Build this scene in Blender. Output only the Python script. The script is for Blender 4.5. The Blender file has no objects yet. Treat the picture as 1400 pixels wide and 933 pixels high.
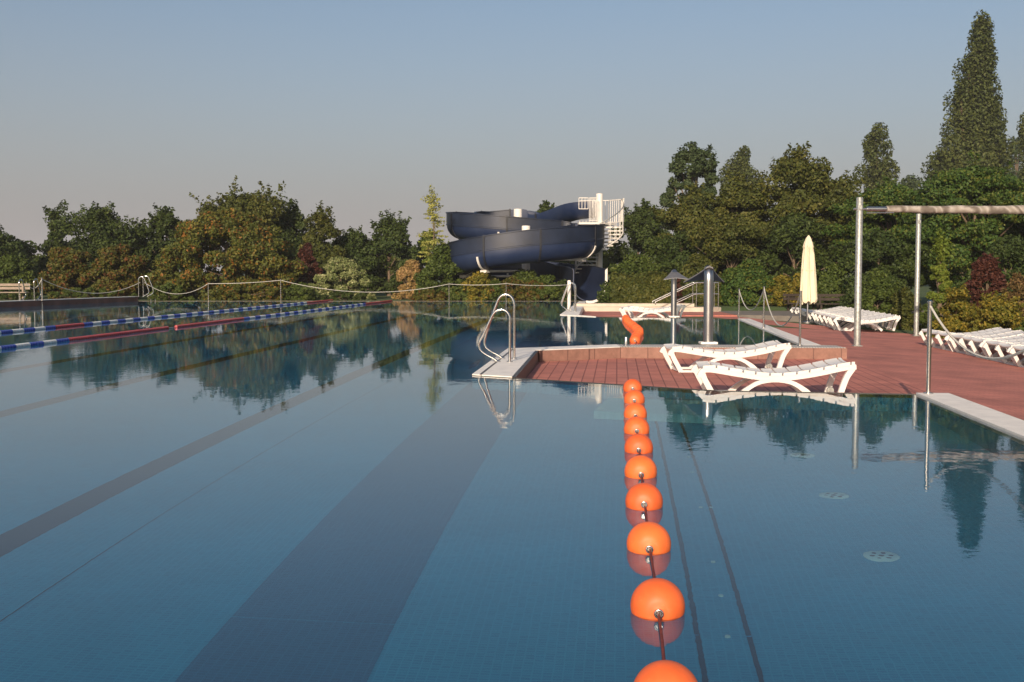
import bpy, bmesh, math, random
import numpy as np
from mathutils import Vector, Matrix
from mathutils.geometry import tessellate_polygon

random.seed(7)
rng = np.random.default_rng(11)
S = bpy.context.scene
C = S.collection
R = math.radians

# ------------------------------------------------------------------ camera numbers (1400 x 933 photograph)
F, CAMH, PITCH = 1550.0, 1.4, math.atan(94.5 / 1550.0)
AX = R(5.3)                      # the pools' long axis runs 5.3 degrees right of the view
DEPTH = 1.5                      # pool depth

def ray(px, py):
    x = (px - 700) / F; y = (466.5 - py) / F
    c, s = math.cos(PITCH), math.sin(PITCH)
    return Vector((x, c + y * s, -s + y * c)).normalized()

def at(px, py, z=0.0):           # where a level at height z is met
    d = ray(px, py); t = (z - CAMH) / d.z
    return Vector((d.x * t, d.y * t, z))

def bot(px, py):                 # a point of the pool floor seen through the water
    d = ray(px, py); p = at(px, py); h = Vector((d.x, d.y)) / 1.333
    s = h.length; k = DEPTH / math.sqrt(1 - s * s)
    return (p.x + h.x * k, p.y + h.y * k)

def xd(px, d, z=0.0):            # x of a picture column at distance d
    return (px - 700) / F * (d * math.cos(PITCH) + (CAMH - z) * math.sin(PITCH))

def zd(py, d):                   # height of a picture row at distance d
    return CAMH + d * math.tan(math.atan((466.5 - py) / F) - PITCH)

# ------------------------------------------------------------------ materials
def newmat(name):
    m = bpy.data.materials.new(name); m.use_nodes = True
    nt = m.node_tree
    b = nt.nodes['Principled BSDF']
    return m, nt, b

def N(nt, t, **kw):
    n = nt.nodes.new(t)
    for k, v in kw.items():
        if k in n.inputs: n.inputs[k].default_value = v
        else: setattr(n, k, v)
    return n

def ramp(nt, stops):
    r = nt.nodes.new('ShaderNodeValToRGB')
    e = r.color_ramp.elements
    while len(e) < len(stops): e.new(0.5)
    for i, (p, c) in enumerate(stops):
        e[i].position = p; e[i].color = (*c, 1)
    return r

def plain(name, col, rough=0.5, metal=0.0, var=0.12, scale=6.0, bump=0.0, spec=0.5, bscale=60):
    m, nt, b = newmat(name)
    tc = N(nt, 'ShaderNodeTexCoord')
    no = N(nt, 'ShaderNodeTexNoise', Scale=scale, Detail=5.0, Roughness=0.6)
    nt.links.new(tc.outputs['Object'], no.inputs['Vector'])
    lo = tuple(max(0, c * (1 - var)) for c in col); hi = tuple(min(1, c * (1 + var)) for c in col)
    r = ramp(nt, [(0.3, lo), (0.7, hi)])
    nt.links.new(no.outputs['Fac'], r.inputs['Fac'])
    nt.links.new(r.outputs['Color'], b.inputs['Base Color'])
    b.inputs['Roughness'].default_value = rough
    b.inputs['Metallic'].default_value = metal
    b.inputs['Specular IOR Level'].default_value = spec
    if bump:
        n2 = N(nt, 'ShaderNodeTexNoise', Scale=bscale, Detail=4.0)
        nt.links.new(tc.outputs['Object'], n2.inputs['Vector'])
        bu = N(nt, 'ShaderNodeBump', Strength=bump, Distance=0.01)
        nt.links.new(n2.outputs['Fac'], bu.inputs['Height'])
        nt.links.new(bu.outputs['Normal'], b.inputs['Normal'])
    return m

def leafmat(name, cols, patch=None, patch_at=0.62, nscale=0.5, trans=0.22):
    """cols: list of colours spread over the leaves; patch: colour that gathers in clumps"""
    m, nt, b = newmat(name)
    cols = [(c[0] * 1.35, c[1] * 1.2, c[2] * 0.95) for c in cols]
    ge = N(nt, 'ShaderNodeNewGeometry')
    r = ramp(nt, [(i / max(1, len(cols) - 1), c) for i, c in enumerate(cols)])
    tc = N(nt, 'ShaderNodeTexCoord')
    no = N(nt, 'ShaderNodeTexNoise', Scale=nscale, Detail=4.0, Roughness=0.65)
    nt.links.new(tc.outputs['Object'], no.inputs['Vector'])
    ad = N(nt, 'ShaderNodeMath', operation='MULTIPLY_ADD')
    nt.links.new(ge.outputs['Random Per Island'], ad.inputs[0]); ad.inputs[1].default_value = 0.55
    su = N(nt, 'ShaderNodeMath', operation='MULTIPLY_ADD')
    nt.links.new(no.outputs['Fac'], su.inputs[0]); su.inputs[1].default_value = 1.3; su.inputs[2].default_value = -0.42
    nt.links.new(su.outputs[0], ad.inputs[2])
    nt.links.new(ad.outputs[0], r.inputs['Fac'])
    col = r.outputs['Color']
    if patch:
        n2 = N(nt, 'ShaderNodeTexNoise', Scale=nscale * 3.1, Detail=3.0, Roughness=0.7)
        mp = N(nt, 'ShaderNodeMapping'); mp.inputs['Location'].default_value = (7.3, 2.1, 4.4)
        nt.links.new(tc.outputs['Object'], mp.inputs['Vector']); nt.links.new(mp.outputs[0], n2.inputs['Vector'])
        sm = N(nt, 'ShaderNodeMath', operation='MULTIPLY_ADD')
        nt.links.new(ge.outputs['Random Per Island'], sm.inputs[0]); sm.inputs[1].default_value = 0.35
        nt.links.new(n2.outputs['Fac'], sm.inputs[2])
        st = N(nt, 'ShaderNodeMapRange'); st.inputs['From Min'].default_value = patch_at + 0.1; st.inputs['From Max'].default_value = patch_at + 0.22
        nt.links.new(sm.outputs[0], st.inputs['Value'])
        mx = N(nt, 'ShaderNodeMix', data_type='RGBA')
        nt.links.new(st.outputs[0], mx.inputs['Factor'])
        nt.links.new(col, mx.inputs[6]); mx.inputs[7].default_value = (*patch, 1)
        col = mx.outputs[2]
    nt.links.new(col, b.inputs['Base Color'])
    b.inputs['Roughness'].default_value = 0.6
    b.inputs['Specular IOR Level'].default_value = 0.25
    tr = N(nt, 'ShaderNodeBsdfTranslucent'); nt.links.new(col, tr.inputs['Color'])
    mix = N(nt, 'ShaderNodeMixShader'); mix.inputs[0].default_value = trans
    out = nt.nodes['Material Output']
    nt.links.new(b.outputs[0], mix.inputs[1]); nt.links.new(tr.outputs[0], mix.inputs[2])
    nt.links.new(mix.outputs[0], out.inputs['Surface'])
    return m

def tilemat(name, c1, c2, mortar, w, h, off=0.5, msize=0.012, rough=0.75, rot=0.0, var=0.2, nscale=1.2, bump=0.25):
    m, nt, b = newmat(name)
    tc = N(nt, 'ShaderNodeTexCoord')
    mp = N(nt, 'ShaderNodeMapping'); mp.inputs['Rotation'].default_value = (0, 0, rot)
    nt.links.new(tc.outputs['Object'], mp.inputs['Vector'])
    br = N(nt, 'ShaderNodeTexBrick'); br.offset = off
    br.inputs['Scale'].default_value = 1.0
    br.inputs['Brick Width'].default_value = w; br.inputs['Row Height'].default_value = h
    br.inputs['Mortar Size'].default_value = msize; br.inputs['Mortar Smooth'].default_value = 0.3
    br.inputs['Color1'].default_value = (*c1, 1); br.inputs['Color2'].default_value = (*c2, 1); br.inputs['Mortar'].default_value = (*mortar, 1)
    nt.links.new(mp.outputs[0], br.inputs['Vector'])
    no = N(nt, 'ShaderNodeTexNoise', Scale=nscale, Detail=7.0, Roughness=0.7)
    nt.links.new(tc.outputs['Object'], no.inputs['Vector'])
    r = ramp(nt, [(0.3, (1 - var,) * 3), (0.7, (1 + var * 0.5,) * 3)])
    nt.links.new(no.outputs['Fac'], r.inputs['Fac'])
    mx = N(nt, 'ShaderNodeMix', data_type='RGBA', blend_type='MULTIPLY'); mx.inputs['Factor'].default_value = 1
    nt.links.new(br.outputs['Color'], mx.inputs[6]); nt.links.new(r.outputs['Color'], mx.inputs[7])
    nt.links.new(mx.outputs[2], b.inputs['Base Color'])
    b.inputs['Roughness'].default_value = rough
    if bump:
        bu = N(nt, 'ShaderNodeBump', Strength=bump, Distance=0.004, invert=True)
        nt.links.new(br.outputs['Fac'], bu.inputs['Height']); nt.links.new(bu.outputs['Normal'], b.inputs['Normal'])
    return m

M = {}
M['terra'] = tilemat('terracotta_pavers', (0.54, 0.195, 0.145), (0.49, 0.172, 0.128), (0.40, 0.14, 0.105), 0.2, 0.1, 0.5, 0.008, 0.8, AX, 0.4, 0.9)
M['terra_slab'] = tilemat('terracotta_slabs', (0.54, 0.195, 0.145), (0.49, 0.172, 0.128), (0.24, 0.075, 0.055), 0.55, 0.17, 0.0, 0.010, 0.8, AX - R(90), 0.36, 1.3)
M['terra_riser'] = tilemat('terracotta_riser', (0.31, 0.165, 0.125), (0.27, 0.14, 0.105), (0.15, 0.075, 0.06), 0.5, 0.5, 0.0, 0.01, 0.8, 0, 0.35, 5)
M['asphalt'] = plain('grey_paving', (0.17, 0.15, 0.13), 0.9, var=0.2, scale=3, bump=0.2)
M['coping'] = plain('white_coping', (0.88, 0.83, 0.76), 0.5, var=0.10, scale=5, bump=0.1)
M['curbwall'] = plain('cream_wall', (0.55, 0.47, 0.38), 0.6, var=0.12, scale=3)
M['gutter'] = tilemat('gutter_grate', (0.78, 0.73, 0.66), (0.74, 0.69, 0.62), (0.12, 0.11, 0.1), 0.05, 0.6, 0.0, 0.012, 0.5, 0, 0.1, 2)
M['darklip'] = plain('dark_lip', (0.05, 0.045, 0.04), 0.5, var=0.2)
M['steel'] = plain('stainless_steel', (0.62, 0.6, 0.57), 0.18, 1.0, var=0.06, scale=3)
M['steel_b'] = plain('brushed_steel', (0.42, 0.42, 0.42), 0.3, 1.0, var=0.1, scale=4)
M['hood'] = plain('grey_hood', (0.17, 0.17, 0.18), 0.45, 0.3, var=0.1)
M['galv'] = plain('galvanised_steel', (0.36, 0.37, 0.35), 0.5, 0.6, var=0.35, scale=22)
M['plastic'] = plain('white_plastic', (0.76, 0.74, 0.71), 0.38, var=0.05, scale=3)
M['whitepaint'] = plain('white_paint', (0.74, 0.70, 0.64), 0.45, var=0.08, scale=2)
M['rope'] = plain('white_rope', (0.55, 0.53, 0.48), 0.9, var=0.15, scale=30)
M['orange'] = plain('orange_plastic', (0.86, 0.155, 0.035), 0.42, var=0.10, scale=7)
def orangemat():
    m = plain('orange_plastic', (0.86, 0.155, 0.035), 0.52, var=0.14, scale=9); nt = m.node_tree; b = nt.nodes['Principled BSDF']
    src = b.inputs['Base Color'].links[0].from_socket
    oi = N(nt, 'ShaderNodeObjectInfo'); hs = N(nt, 'ShaderNodeHueSaturation')
    a = N(nt, 'ShaderNodeMapRange'); a.inputs['To Min'].default_value = 0.86; a.inputs['To Max'].default_value = 1.06
    h = N(nt, 'ShaderNodeMapRange'); h.inputs['To Min'].default_value = 0.4975; h.inputs['To Max'].default_value = 0.5025
    nt.links.new(oi.outputs['Random'], a.inputs[0]); nt.links.new(oi.outputs['Random'], h.inputs[0])
    nt.links.new(src, hs.inputs['Color']); nt.links.new(a.outputs[0], hs.inputs['Value']); nt.links.new(h.outputs[0], hs.inputs['Hue'])
    # scuffs
    tc = N(nt, 'ShaderNodeTexCoord'); n2 = N(nt, 'ShaderNodeTexNoise', Scale=26.0, Detail=6.0, Roughness=0.8); nt.links.new(tc.outputs['Object'], n2.inputs['Vector'])
    r = ramp(nt, [(0.60, (0, 0, 0)), (0.70, (0.35, 0.35, 0.35))]); nt.links.new(n2.outputs['Fac'], r.inputs['Fac'])
    mx = N(nt, 'ShaderNodeMix', data_type='RGBA'); nt.links.new(r.outputs['Color'], mx.inputs['Factor']); nt.links.new(hs.outputs[0], mx.inputs[6]); mx.inputs[7].default_value = (0.80, 0.30, 0.14, 1)
    nt.links.new(mx.outputs[2], b.inputs['Base Color'])
    return m
M['orange'] = orangemat()
M['redrope'] = plain('dark_red_rope', (0.17, 0.03, 0.02), 0.7, var=0.3, scale=40)
M['blue'] = plain('blue_float', (0.03, 0.06, 0.36), 0.4, var=0.1)
M['white_f'] = plain('white_float', (0.62, 0.64, 0.64), 0.4, var=0.1)
M['red'] = plain('red_float', (0.42, 0.03, 0.03), 0.4, var=0.15)
M['canvas'] = plain('cream_canvas', (0.74, 0.66, 0.48), 0.9, var=0.07, scale=4)
M['brownwall'] = plain('brown_wall', (0.16, 0.07, 0.052), 0.7, var=0.35, scale=1.5, bump=0.2)
M['wood'] = plain('weathered_wood', (0.30, 0.24, 0.19), 0.8, var=0.2, scale=8)
M['darkwood'] = plain('dark_wood', (0.035, 0.024, 0.016), 0.8, var=0.3, scale=8)
M['bark'] = plain('bark', (0.14, 0.10, 0.065), 0.9, var=0.35, scale=5, bump=0.4, bscale=12)
M['nozzle'] = plain('pool_inlet', (0.16, 0.36, 0.40), 0.5, var=0.1)

def slidemat():
    m, nt, b = newmat('navy_fibreglass')
    tc = N(nt, 'ShaderNodeTexCoord')
    mp = N(nt, 'ShaderNodeMapping'); mp.inputs['Scale'].default_value = (1, 1, 0.5)
    nt.links.new(tc.outputs['Object'], mp.inputs[0])
    n1 = N(nt, 'ShaderNodeTexNoise', Scale=0.9, Detail=6.0, Roughness=0.7)
    nt.links.new(mp.outputs[0], n1.inputs['Vector'])
    r = ramp(nt, [(0.3, (0.006, 0.016, 0.055)), (0.75, (0.022, 0.036, 0.08))])
    nt.links.new(n1.outputs['Fac'], r.inputs['Fac'])
    nt.links.new(r.outputs['Color'], b.inputs['Base Color'])
    rr = N(nt, 'ShaderNodeMapRange'); rr.inputs['To Min'].default_value = 0.35; rr.inputs['To Max'].default_value = 0.6
    nt.links.new(n1.outputs['Fac'], rr.inputs['Value']); nt.links.new(rr.outputs[0], b.inputs['Roughness'])
    return m
M['navy'] = slidemat()
M['navy_pale'] = plain('faded_navy_fibreglass', (0.012, 0.019, 0.040), 0.45, var=0.35, scale=1.1)
M['blackflange'] = plain('dark_flange', (0.012, 0.014, 0.02), 0.6, var=0.2)

def rollmat():
    m, nt, b = newmat('rolled_awning_cloth')
    tc = N(nt, 'ShaderNodeTexCoord')
    wv = N(nt, 'ShaderNodeTexWave', Scale=0.9, Distortion=6.0, Detail=3.0); wv.inputs['Detail Scale'].default_value = 2.0
    mp = N(nt, 'ShaderNodeMapping'); mp.inputs['Rotation'].default_value = (0.3, 0.9, 0.2)
    nt.links.new(tc.outputs['Object'], mp.inputs[0]); nt.links.new(mp.outputs[0], wv.inputs[0])
    r = ramp(nt, [(0.0, (0.26, 0.225, 0.19)), (0.55, (0.40, 0.36, 0.32)), (1.0, (0.14, 0.115, 0.095))])
    nt.links.new(wv.outputs['Fac'], r.inputs['Fac']); nt.links.new(r.outputs['Color'], b.inputs['Base Color'])
    bu = N(nt, 'ShaderNodeBump', Strength=0.6, Distance=0.02); nt.links.new(wv.outputs['Fac'], bu.inputs['Height']); nt.links.new(bu.outputs[0], b.inputs['Normal'])
    b.inputs['Roughness'].default_value = 0.9
    return m
M['roll'] = rollmat()

def groundmat():
    m, nt, b = newmat('lawn')
    tc = N(nt, 'ShaderNodeTexCoord')
    n1 = N(nt, 'ShaderNodeTexNoise', Scale=0.35, Detail=8.0, Roughness=0.7)
    n2 = N(nt, 'ShaderNodeTexNoise', Scale=25.0, Detail=3.0)
    for n in (n1, n2): nt.links.new(tc.outputs['Object'], n.inputs['Vector'])
    r = ramp(nt, [(0.3, (0.035, 0.075, 0.018)), (0.7, (0.085, 0.12, 0.03))])
    nt.links.new(n1.outputs['Fac'], r.inputs['Fac']); nt.links.new(r.outputs['Color'], b.inputs['Base Color'])
    bu = N(nt, 'ShaderNodeBump', Strength=0.8, Distance=0.05); nt.links.new(n2.outputs['Fac'], bu.inputs['Height']); nt.links.new(bu.outputs[0], b.inputs['Normal'])
    b.inputs['Roughness'].default_value = 0.95
    return m
M['lawn'] = groundmat()

def floormat(name, a, c, mort):
    m, nt, b = newmat(name)
    tc = N(nt, 'ShaderNodeTexCoord')
    mp = N(nt, 'ShaderNodeMapping'); mp.inputs['Rotation'].default_value = (0, 0, AX)
    nt.links.new(tc.outputs['Object'], mp.inputs[0])
    br = N(nt, 'ShaderNodeTexBrick'); br.offset = 0.0
    br.inputs['Scale'].default_value = 1.0
    br.inputs['Brick Width'].default_value = 0.05; br.inputs['Row Height'].default_value = 0.028
    br.inputs['Mortar Size'].default_value = 0.004
    br.inputs['Color1'].default_value = (*a, 1); br.inputs['Color2'].default_value = (*c, 1); br.inputs['Mortar'].default_value = (*mort, 1)
    nt.links.new(mp.outputs[0], br.inputs['Vector'])
    n1 = N(nt, 'ShaderNodeTexNoise', Scale=0.5, Detail=6.0, Roughness=0.65)
    nt.links.new(tc.outputs['Object'], n1.inputs['Vector'])
    r = ramp(nt, [(0.3, (0.86,) * 3), (0.7, (1.1,) * 3)]); nt.links.new(n1.outputs['Fac'], r.inputs['Fac'])
    mx = N(nt, 'ShaderNodeMix', data_type='RGBA', blend_type='MULTIPLY'); mx.inputs['Factor'].default_value = 1
    nt.links.new(br.outputs['Color'], mx.inputs[6]); nt.links.new(r.outputs['Color'], mx.inputs[7])
    nt.links.new(mx.outputs[2], b.inputs['Base Color'])
    b.inputs['Roughness'].default_value = 0.6
    return m
M['floor'] = floormat('blue_pool_mosaic', (0.004, 0.150, 0.285), (0.008, 0.18, 0.325), (0.012, 0.205, 0.355))
M['band'] = floormat('dark_pool_mosaic', (0.006, 0.076, 0.16), (0.009, 0.09, 0.185), (0.012, 0.105, 0.205))
M['slot'] = plain('dark_floor_slot', (0.01, 0.02, 0.03), 0.6, var=0.2)
M['darkband'] = plain('grey_lane_mosaic', (0.006, 0.012, 0.022), 0.6, var=0.1)

def watermat():
    m, nt, b = newmat('pool_water')
    nt.nodes.remove(b)
    g = N(nt, 'ShaderNodeBsdfGlass'); g.inputs['IOR'].default_value = 1.333; g.inputs['Roughness'].default_value = 0.0
    g.inputs['Color'].default_value = (0.97, 0.99, 1.0, 1)
    tc = N(nt, 'ShaderNodeTexCoord')
    n1 = N(nt, 'ShaderNodeTexNoise', Scale=2.2, Detail=3.0, Roughness=0.5)
    n2 = N(nt, 'ShaderNodeTexNoise', Scale=9.0, Detail=2.0, Roughness=0.5)
    n3 = N(nt, 'ShaderNodeTexNoise', Scale=0.16, Detail=2.0)
    for n in (n1, n2, n3): nt.links.new(tc.outputs['Object'], n.inputs['Vector'])
    mk = N(nt, 'ShaderNodeMapRange'); mk.inputs['From Min'].default_value = 0.42; mk.inputs['From Max'].default_value = 0.66
    mk.inputs['To Min'].default_value = 0.1; mk.inputs['To Max'].default_value = 1.0
    nt.links.new(n3.outputs['Fac'], mk.inputs['Value'])
    mu = N(nt, 'ShaderNodeMath', operation='MULTIPLY'); nt.links.new(n2.outputs['Fac'], mu.inputs[0]); nt.links.new(mk.outputs[0], mu.inputs[1])
    m2 = N(nt, 'ShaderNodeMath', operation='MULTIPLY_ADD'); nt.links.new(mu.outputs[0], m2.inputs[0]); m2.inputs[1].default_value = 0.8
    n1s = N(nt, 'ShaderNodeMath', operation='MULTIPLY'); n1s.inputs[1].default_value = 0.7; nt.links.new(n1.outputs['Fac'], n1s.inputs[0]); nt.links.new(n1s.outputs[0], m2.inputs[2])
    bu = N(nt, 'ShaderNodeBump', Strength=1.0, Distance=WAVE)
    nt.links.new(m2.outputs[0], bu.inputs['Height']); nt.links.new(bu.outputs[0], g.inputs['Normal'])
    nt.links.new(g.outputs[0], nt.nodes['Material Output'].inputs['Surface'])
    return m
WAVE = 0.0013
M['water'] = watermat()

# leaves
LF = dict(
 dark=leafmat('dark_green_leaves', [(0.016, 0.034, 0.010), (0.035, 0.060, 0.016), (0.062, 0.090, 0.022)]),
 mid=leafmat('mid_green_leaves', [(0.026, 0.050, 0.012), (0.052, 0.085, 0.018), (0.09, 0.12, 0.028)]),
 olive=leafmat('olive_leaves', [(0.026, 0.042, 0.010), (0.055, 0.073, 0.017), (0.105, 0.105, 0.026)]),
 rusty=leafmat('green_leaves_turning_orange', [(0.030, 0.050, 0.012), (0.068, 0.088, 0.018), (0.125, 0.122, 0.024)], patch=(0.26, 0.11, 0.02), patch_at=0.67),
 red=leafmat('green_leaves_turning_red', [(0.030, 0.052, 0.012), (0.07, 0.08, 0.016), (0.12, 0.095, 0.022)], patch=(0.15, 0.055, 0.018), patch_at=0.64, nscale=0.8),
 poplar=leafmat('poplar_leaves', [(0.028, 0.046, 0.016), (0.052, 0.075, 0.024), (0.09, 0.108, 0.036)]),
 ash=leafmat('ash_leaves', [(0.022, 0.045, 0.022), (0.04, 0.068, 0.032), (0.068, 0.095, 0.045)]),
 robinia=leafmat('robinia_leaves', [(0.018, 0.048, 0.012), (0.040, 0.085, 0.018), (0.09, 0.115, 0.022)], patch=(0.13, 0.14, 0.02), patch_at=0.68),
 white=leafmat('variegated_cream_leaves', [(0.05, 0.09, 0.03), (0.13, 0.17, 0.07), (0.38, 0.41, 0.28)], nscale=2.0),
 pink=leafmat('pinkish_cream_leaves', [(0.12, 0.12, 0.04), (0.26, 0.19, 0.09), (0.40, 0.28, 0.17)], nscale=1.5),
 lime=leafmat('lime_leaves', [(0.05, 0.09, 0.015), (0.10, 0.15, 0.025), (0.19, 0.21, 0.04)]),
 pale=leafmat('pale_feathery_leaves', [(0.20, 0.24, 0.07), (0.32, 0.34, 0.11)], trans=0.3),
 yellow=leafmat('yellow_flowering_leaves', [(0.05, 0.08, 0.012), (0.12, 0.12, 0.02), (0.28, 0.21, 0.03)], nscale=1.5),
 purple=leafmat('dark_red_leaves', [(0.030, 0.014, 0.012), (0.06, 0.022, 0.02), (0.10, 0.045, 0.03)]),
 dry=leafmat('dry_brown_weeds', [(0.05, 0.06, 0.02), (0.12, 0.085, 0.04), (0.20, 0.13, 0.07)]),
)

# ------------------------------------------------------------------ builders
def link(o, parent=None):
    C.objects.link(o)
    if parent: o.parent = parent
    return o

def smooth_mesh(me, ang=None):
    me.polygons.foreach_set('use_smooth', [True] * len(me.polygons))
    if ang is not None:
        try: me.set_sharp_from_angle(angle=R(ang))
        except Exception: pass

class MB:
    def __init__(s): s.v = []; s.f = []
    def add(s, vs, fs):
        o = len(s.v); s.v += [tuple(v) for v in vs]; s.f += [tuple(i + o for i in f) for f in fs]; return s
    def box(s, c, d, rz=0.0, bev=0.0):
        hx, hy, hz = d[0] / 2, d[1] / 2, d[2] / 2; ca, sa = math.cos(rz), math.sin(rz)
        if bev <= 0:
            vs = [(x, y, z) for z in (-hz, hz) for x, y in ((-hx, -hy), (hx, -hy), (hx, hy), (-hx, hy))]
            fs = [(0, 3, 2, 1), (4, 5, 6, 7), (0, 1, 5, 4), (1, 2, 6, 5), (2, 3, 7, 6), (3, 0, 4, 7)]
        else:
            bm = bmesh.new(); bmesh.ops.create_cube(bm, size=1)
            bmesh.ops.scale(bm, vec=d, verts=bm.verts); bmesh.ops.bevel(bm, geom=bm.edges[:], offset=bev, segments=2, affect='EDGES')
            bm.verts.ensure_lookup_table(); vs = [v.co[:] for v in bm.verts]; bm.verts.index_update(); fs = [[v.index for v in f.verts] for f in bm.faces]; bm.free()
        s.add([(c[0] + x * ca - y * sa, c[1] + x * sa + y * ca, c[2] + z) for x, y, z in vs], fs); return s
    def tube(s, pts, r, n=10, cap=True, closed=False):
        pts = [Vector(p) for p in pts]; k = len(pts)
        rs = r if isinstance(r, (list, tuple)) else [r] * k
        o = len(s.v); up = None
        for i, p in enumerate(pts):
            a = pts[(i - 1) % k] if (i > 0 or closed) else p; b = pts[(i + 1) % k] if (i < k - 1 or closed) else p
            t = (b - a).normalized()
            if up is None:
                up = t.orthogonal().normalized()
            up = (up - t * up.dot(t)).normalized(); w = t.cross(up)
            for j in range(n):
                an = 2 * math.pi * j / n
                s.v.append(tuple(p + (up * math.cos(an) + w * math.sin(an)) * rs[i]))
        for i in range(k - (0 if closed else 1)):
            for j in range(n):
                a = o + i * n + j; b = o + i * n + (j + 1) % n
                c = o + ((i + 1) % k) * n + (j + 1) % n; d = o + ((i + 1) % k) * n + j
                s.f.append((a, b, c, d))
        if cap and not closed:
            s.f.append(tuple(o + j for j in range(n))[::-1]); s.f.append(tuple(o + (k - 1) * n + j for j in range(n)))
        return s
    def strip(s, pts, w, h, wid_dir=(0, 1, 0)):
        """a beam with rectangular section following pts; w along wid_dir, h across it"""
        pts = [Vector(p) for p in pts]; W = Vector(wid_dir).normalized(); o = len(s.v); k = len(pts)
        hs = h if isinstance(h, (list, tuple)) else [h] * k
        for i, p in enumerate(pts):
            t = (pts[min(i + 1, k - 1)] - pts[max(i - 1, 0)]).normalized(); u = W.cross(t).normalized()
            for a, b in ((-1, -1), (1, -1), (1, 1), (-1, 1)):
                s.v.append(tuple(p + W * (a * w / 2) + u * (b * hs[i] / 2)))
        for i in range(k - 1):
            for j in range(4):
                s.f.append((o + i * 4 + j, o + (i + 1) * 4 + j, o + (i + 1) * 4 + (j + 1) % 4, o + i * 4 + (j + 1) % 4))
        s.f.append((o, o + 1, o + 2, o + 3)); e = o + (k - 1) * 4; s.f.append((e + 3, e + 2, e + 1, e))
        return s
    def lathe(s, prof, n=20, c=(0, 0, 0), axis='z'):
        o = len(s.v)
        for r, z in prof:
            for j in range(n):
                a = 2 * math.pi * j / n; x, y = r * math.cos(a), r * math.sin(a)
                v = (x, y, z) if axis == 'z' else (x, z, y)
                s.v.append((c[0] + v[0], c[1] + v[1], c[2] + v[2]))
        for i in range(len(prof) - 1):
            for j in range(n):
                q = (o + i * n + j, o + i * n + (j + 1) % n, o + (i + 1) * n + (j + 1) % n, o + (i + 1) * n + j)
                s.f.append(q if axis == 'z' else q[::-1])
        if prof[0][0] > 1e-5: s.f.append(tuple(o + j for j in range(n))[::-1])
        if prof[-1][0] > 1e-5: s.f.append(tuple(o + (len(prof) - 1) * n + j for j in range(n)))
        return s
    def build(s, name, mat, parent=None, smooth=None, loc=None, weld=False):
        me = bpy.data.meshes.new(name); me.from_pydata(s.v, [], s.f); me.validate()
        bm = bmesh.new(); bm.from_mesh(me)
        if weld: bmesh.ops.remove_doubles(bm, verts=bm.verts, dist=1e-4)
        bmesh.ops.recalc_face_normals(bm, faces=bm.faces); bm.to_mesh(me); bm.free()
        me.materials.append(M[mat] if isinstance(mat, str) else mat)
        if smooth is not None: smooth_mesh(me, smooth)
        o = link(bpy.data.objects.new(name, me), parent)
        if loc is not None: o.location = loc
        return o

def tag(o, label=None, cat=None, group=None, kind=None):
    if label: o['label'] = label
    if cat: o['category'] = cat
    if group: o['group'] = group
    if kind: o['kind'] = kind
    return o

def thing(name, label, cat, loc=(0, 0, 0), rz=0.0, group=None):
    o = link(bpy.data.objects.new(name, None)); o.empty_display_size = 0.2
    o.location = loc; o.rotation_euler = (0, 0, rz)
    return tag(o, label, cat, group)

def copy_tree(o, parent=None):
    c = o.copy(); link(c, parent)
    for ch in [x for x in KIDS(o)]: copy_tree(ch, c)
    return c

def KIDS(o): return [x for x in bpy.data.objects if x.parent == o]

def crom(pts, per=6):
    """smooth curve through points (tuples of any length)"""
    P = [np.array(p, float) for p in pts]; P = [2 * P[0] - P[1]] + P + [2 * P[-1] - P[-2]]; out = []
    for i in range(1, len(P) - 2):
        for k in range(per):
            t = k / per
            out.append(0.5 * ((2 * P[i]) + (-P[i - 1] + P[i + 1]) * t + (2 * P[i - 1] - 5 * P[i] + 4 * P[i + 1] - P[i + 2]) * t * t + (-P[i - 1] + 3 * P[i] - 3 * P[i + 1] + P[i + 2]) * t ** 3))
    out.append(P[-2]); return [tuple(p) for p in out]

def poly_slab(name, pts, top, bottom, mat, kind='structure', parent=None, zf=None):
    """prism on an outline; zf(x, y) gives the top"""
    n = len(pts); zt = [(zf(*p) if zf else top) for p in pts]
    vs = [(p[0], p[1], zt[i]) for i, p in enumerate(pts)] + [(p[0], p[1], bottom) for p in pts]
    tr = tessellate_polygon([[Vector((p[0], p[1], 0)) for p in pts]])
    fs = [tuple(t) for t in tr] + [tuple(v + n for v in t) for t in tr] + [(i, i + n, (i + 1) % n + n, (i + 1) % n) for i in range(n)]
    me = bpy.data.meshes.new(name); me.from_pydata(vs, [], fs)
    bm = bmesh.new(); bm.from_mesh(me); bmesh.ops.recalc_face_normals(bm, faces=bm.faces); bm.to_mesh(me); bm.free()
    me.materials.append(M[mat] if isinstance(mat, str) else mat)
    o = link(bpy.data.objects.new(name, me), parent)
    if kind: o['kind'] = kind
    return o

def flat_poly(name, pts, z, mat):
    tris = tessellate_polygon([[Vector((p[0], p[1], 0)) for p in pts]])
    fs = []
    for a, b_, c in tris:
        A, B, D = pts[a], pts[b_], pts[c]
        cr = (B[0] - A[0]) * (D[1] - A[1]) - (B[1] - A[1]) * (D[0] - A[0])
        fs.append((a, b_, c) if cr > 0 else (a, c, b_))
    me = bpy.data.meshes.new(name); me.from_pydata([(p[0], p[1], z) for p in pts], [], fs); me.materials.append(M[mat])
    return link(bpy.data.objects.new(name, me))

def inside(p, poly):
    x, y = p; c = False; n = len(poly)
    for i in range(n):
        x1, y1 = poly[i]; x2, y2 = poly[(i + 1) % n]
        if (y1 > y) != (y2 > y) and x < (x2 - x1) * (y - y1) / (y2 - y1) + x1: c = not c
    return c

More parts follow.
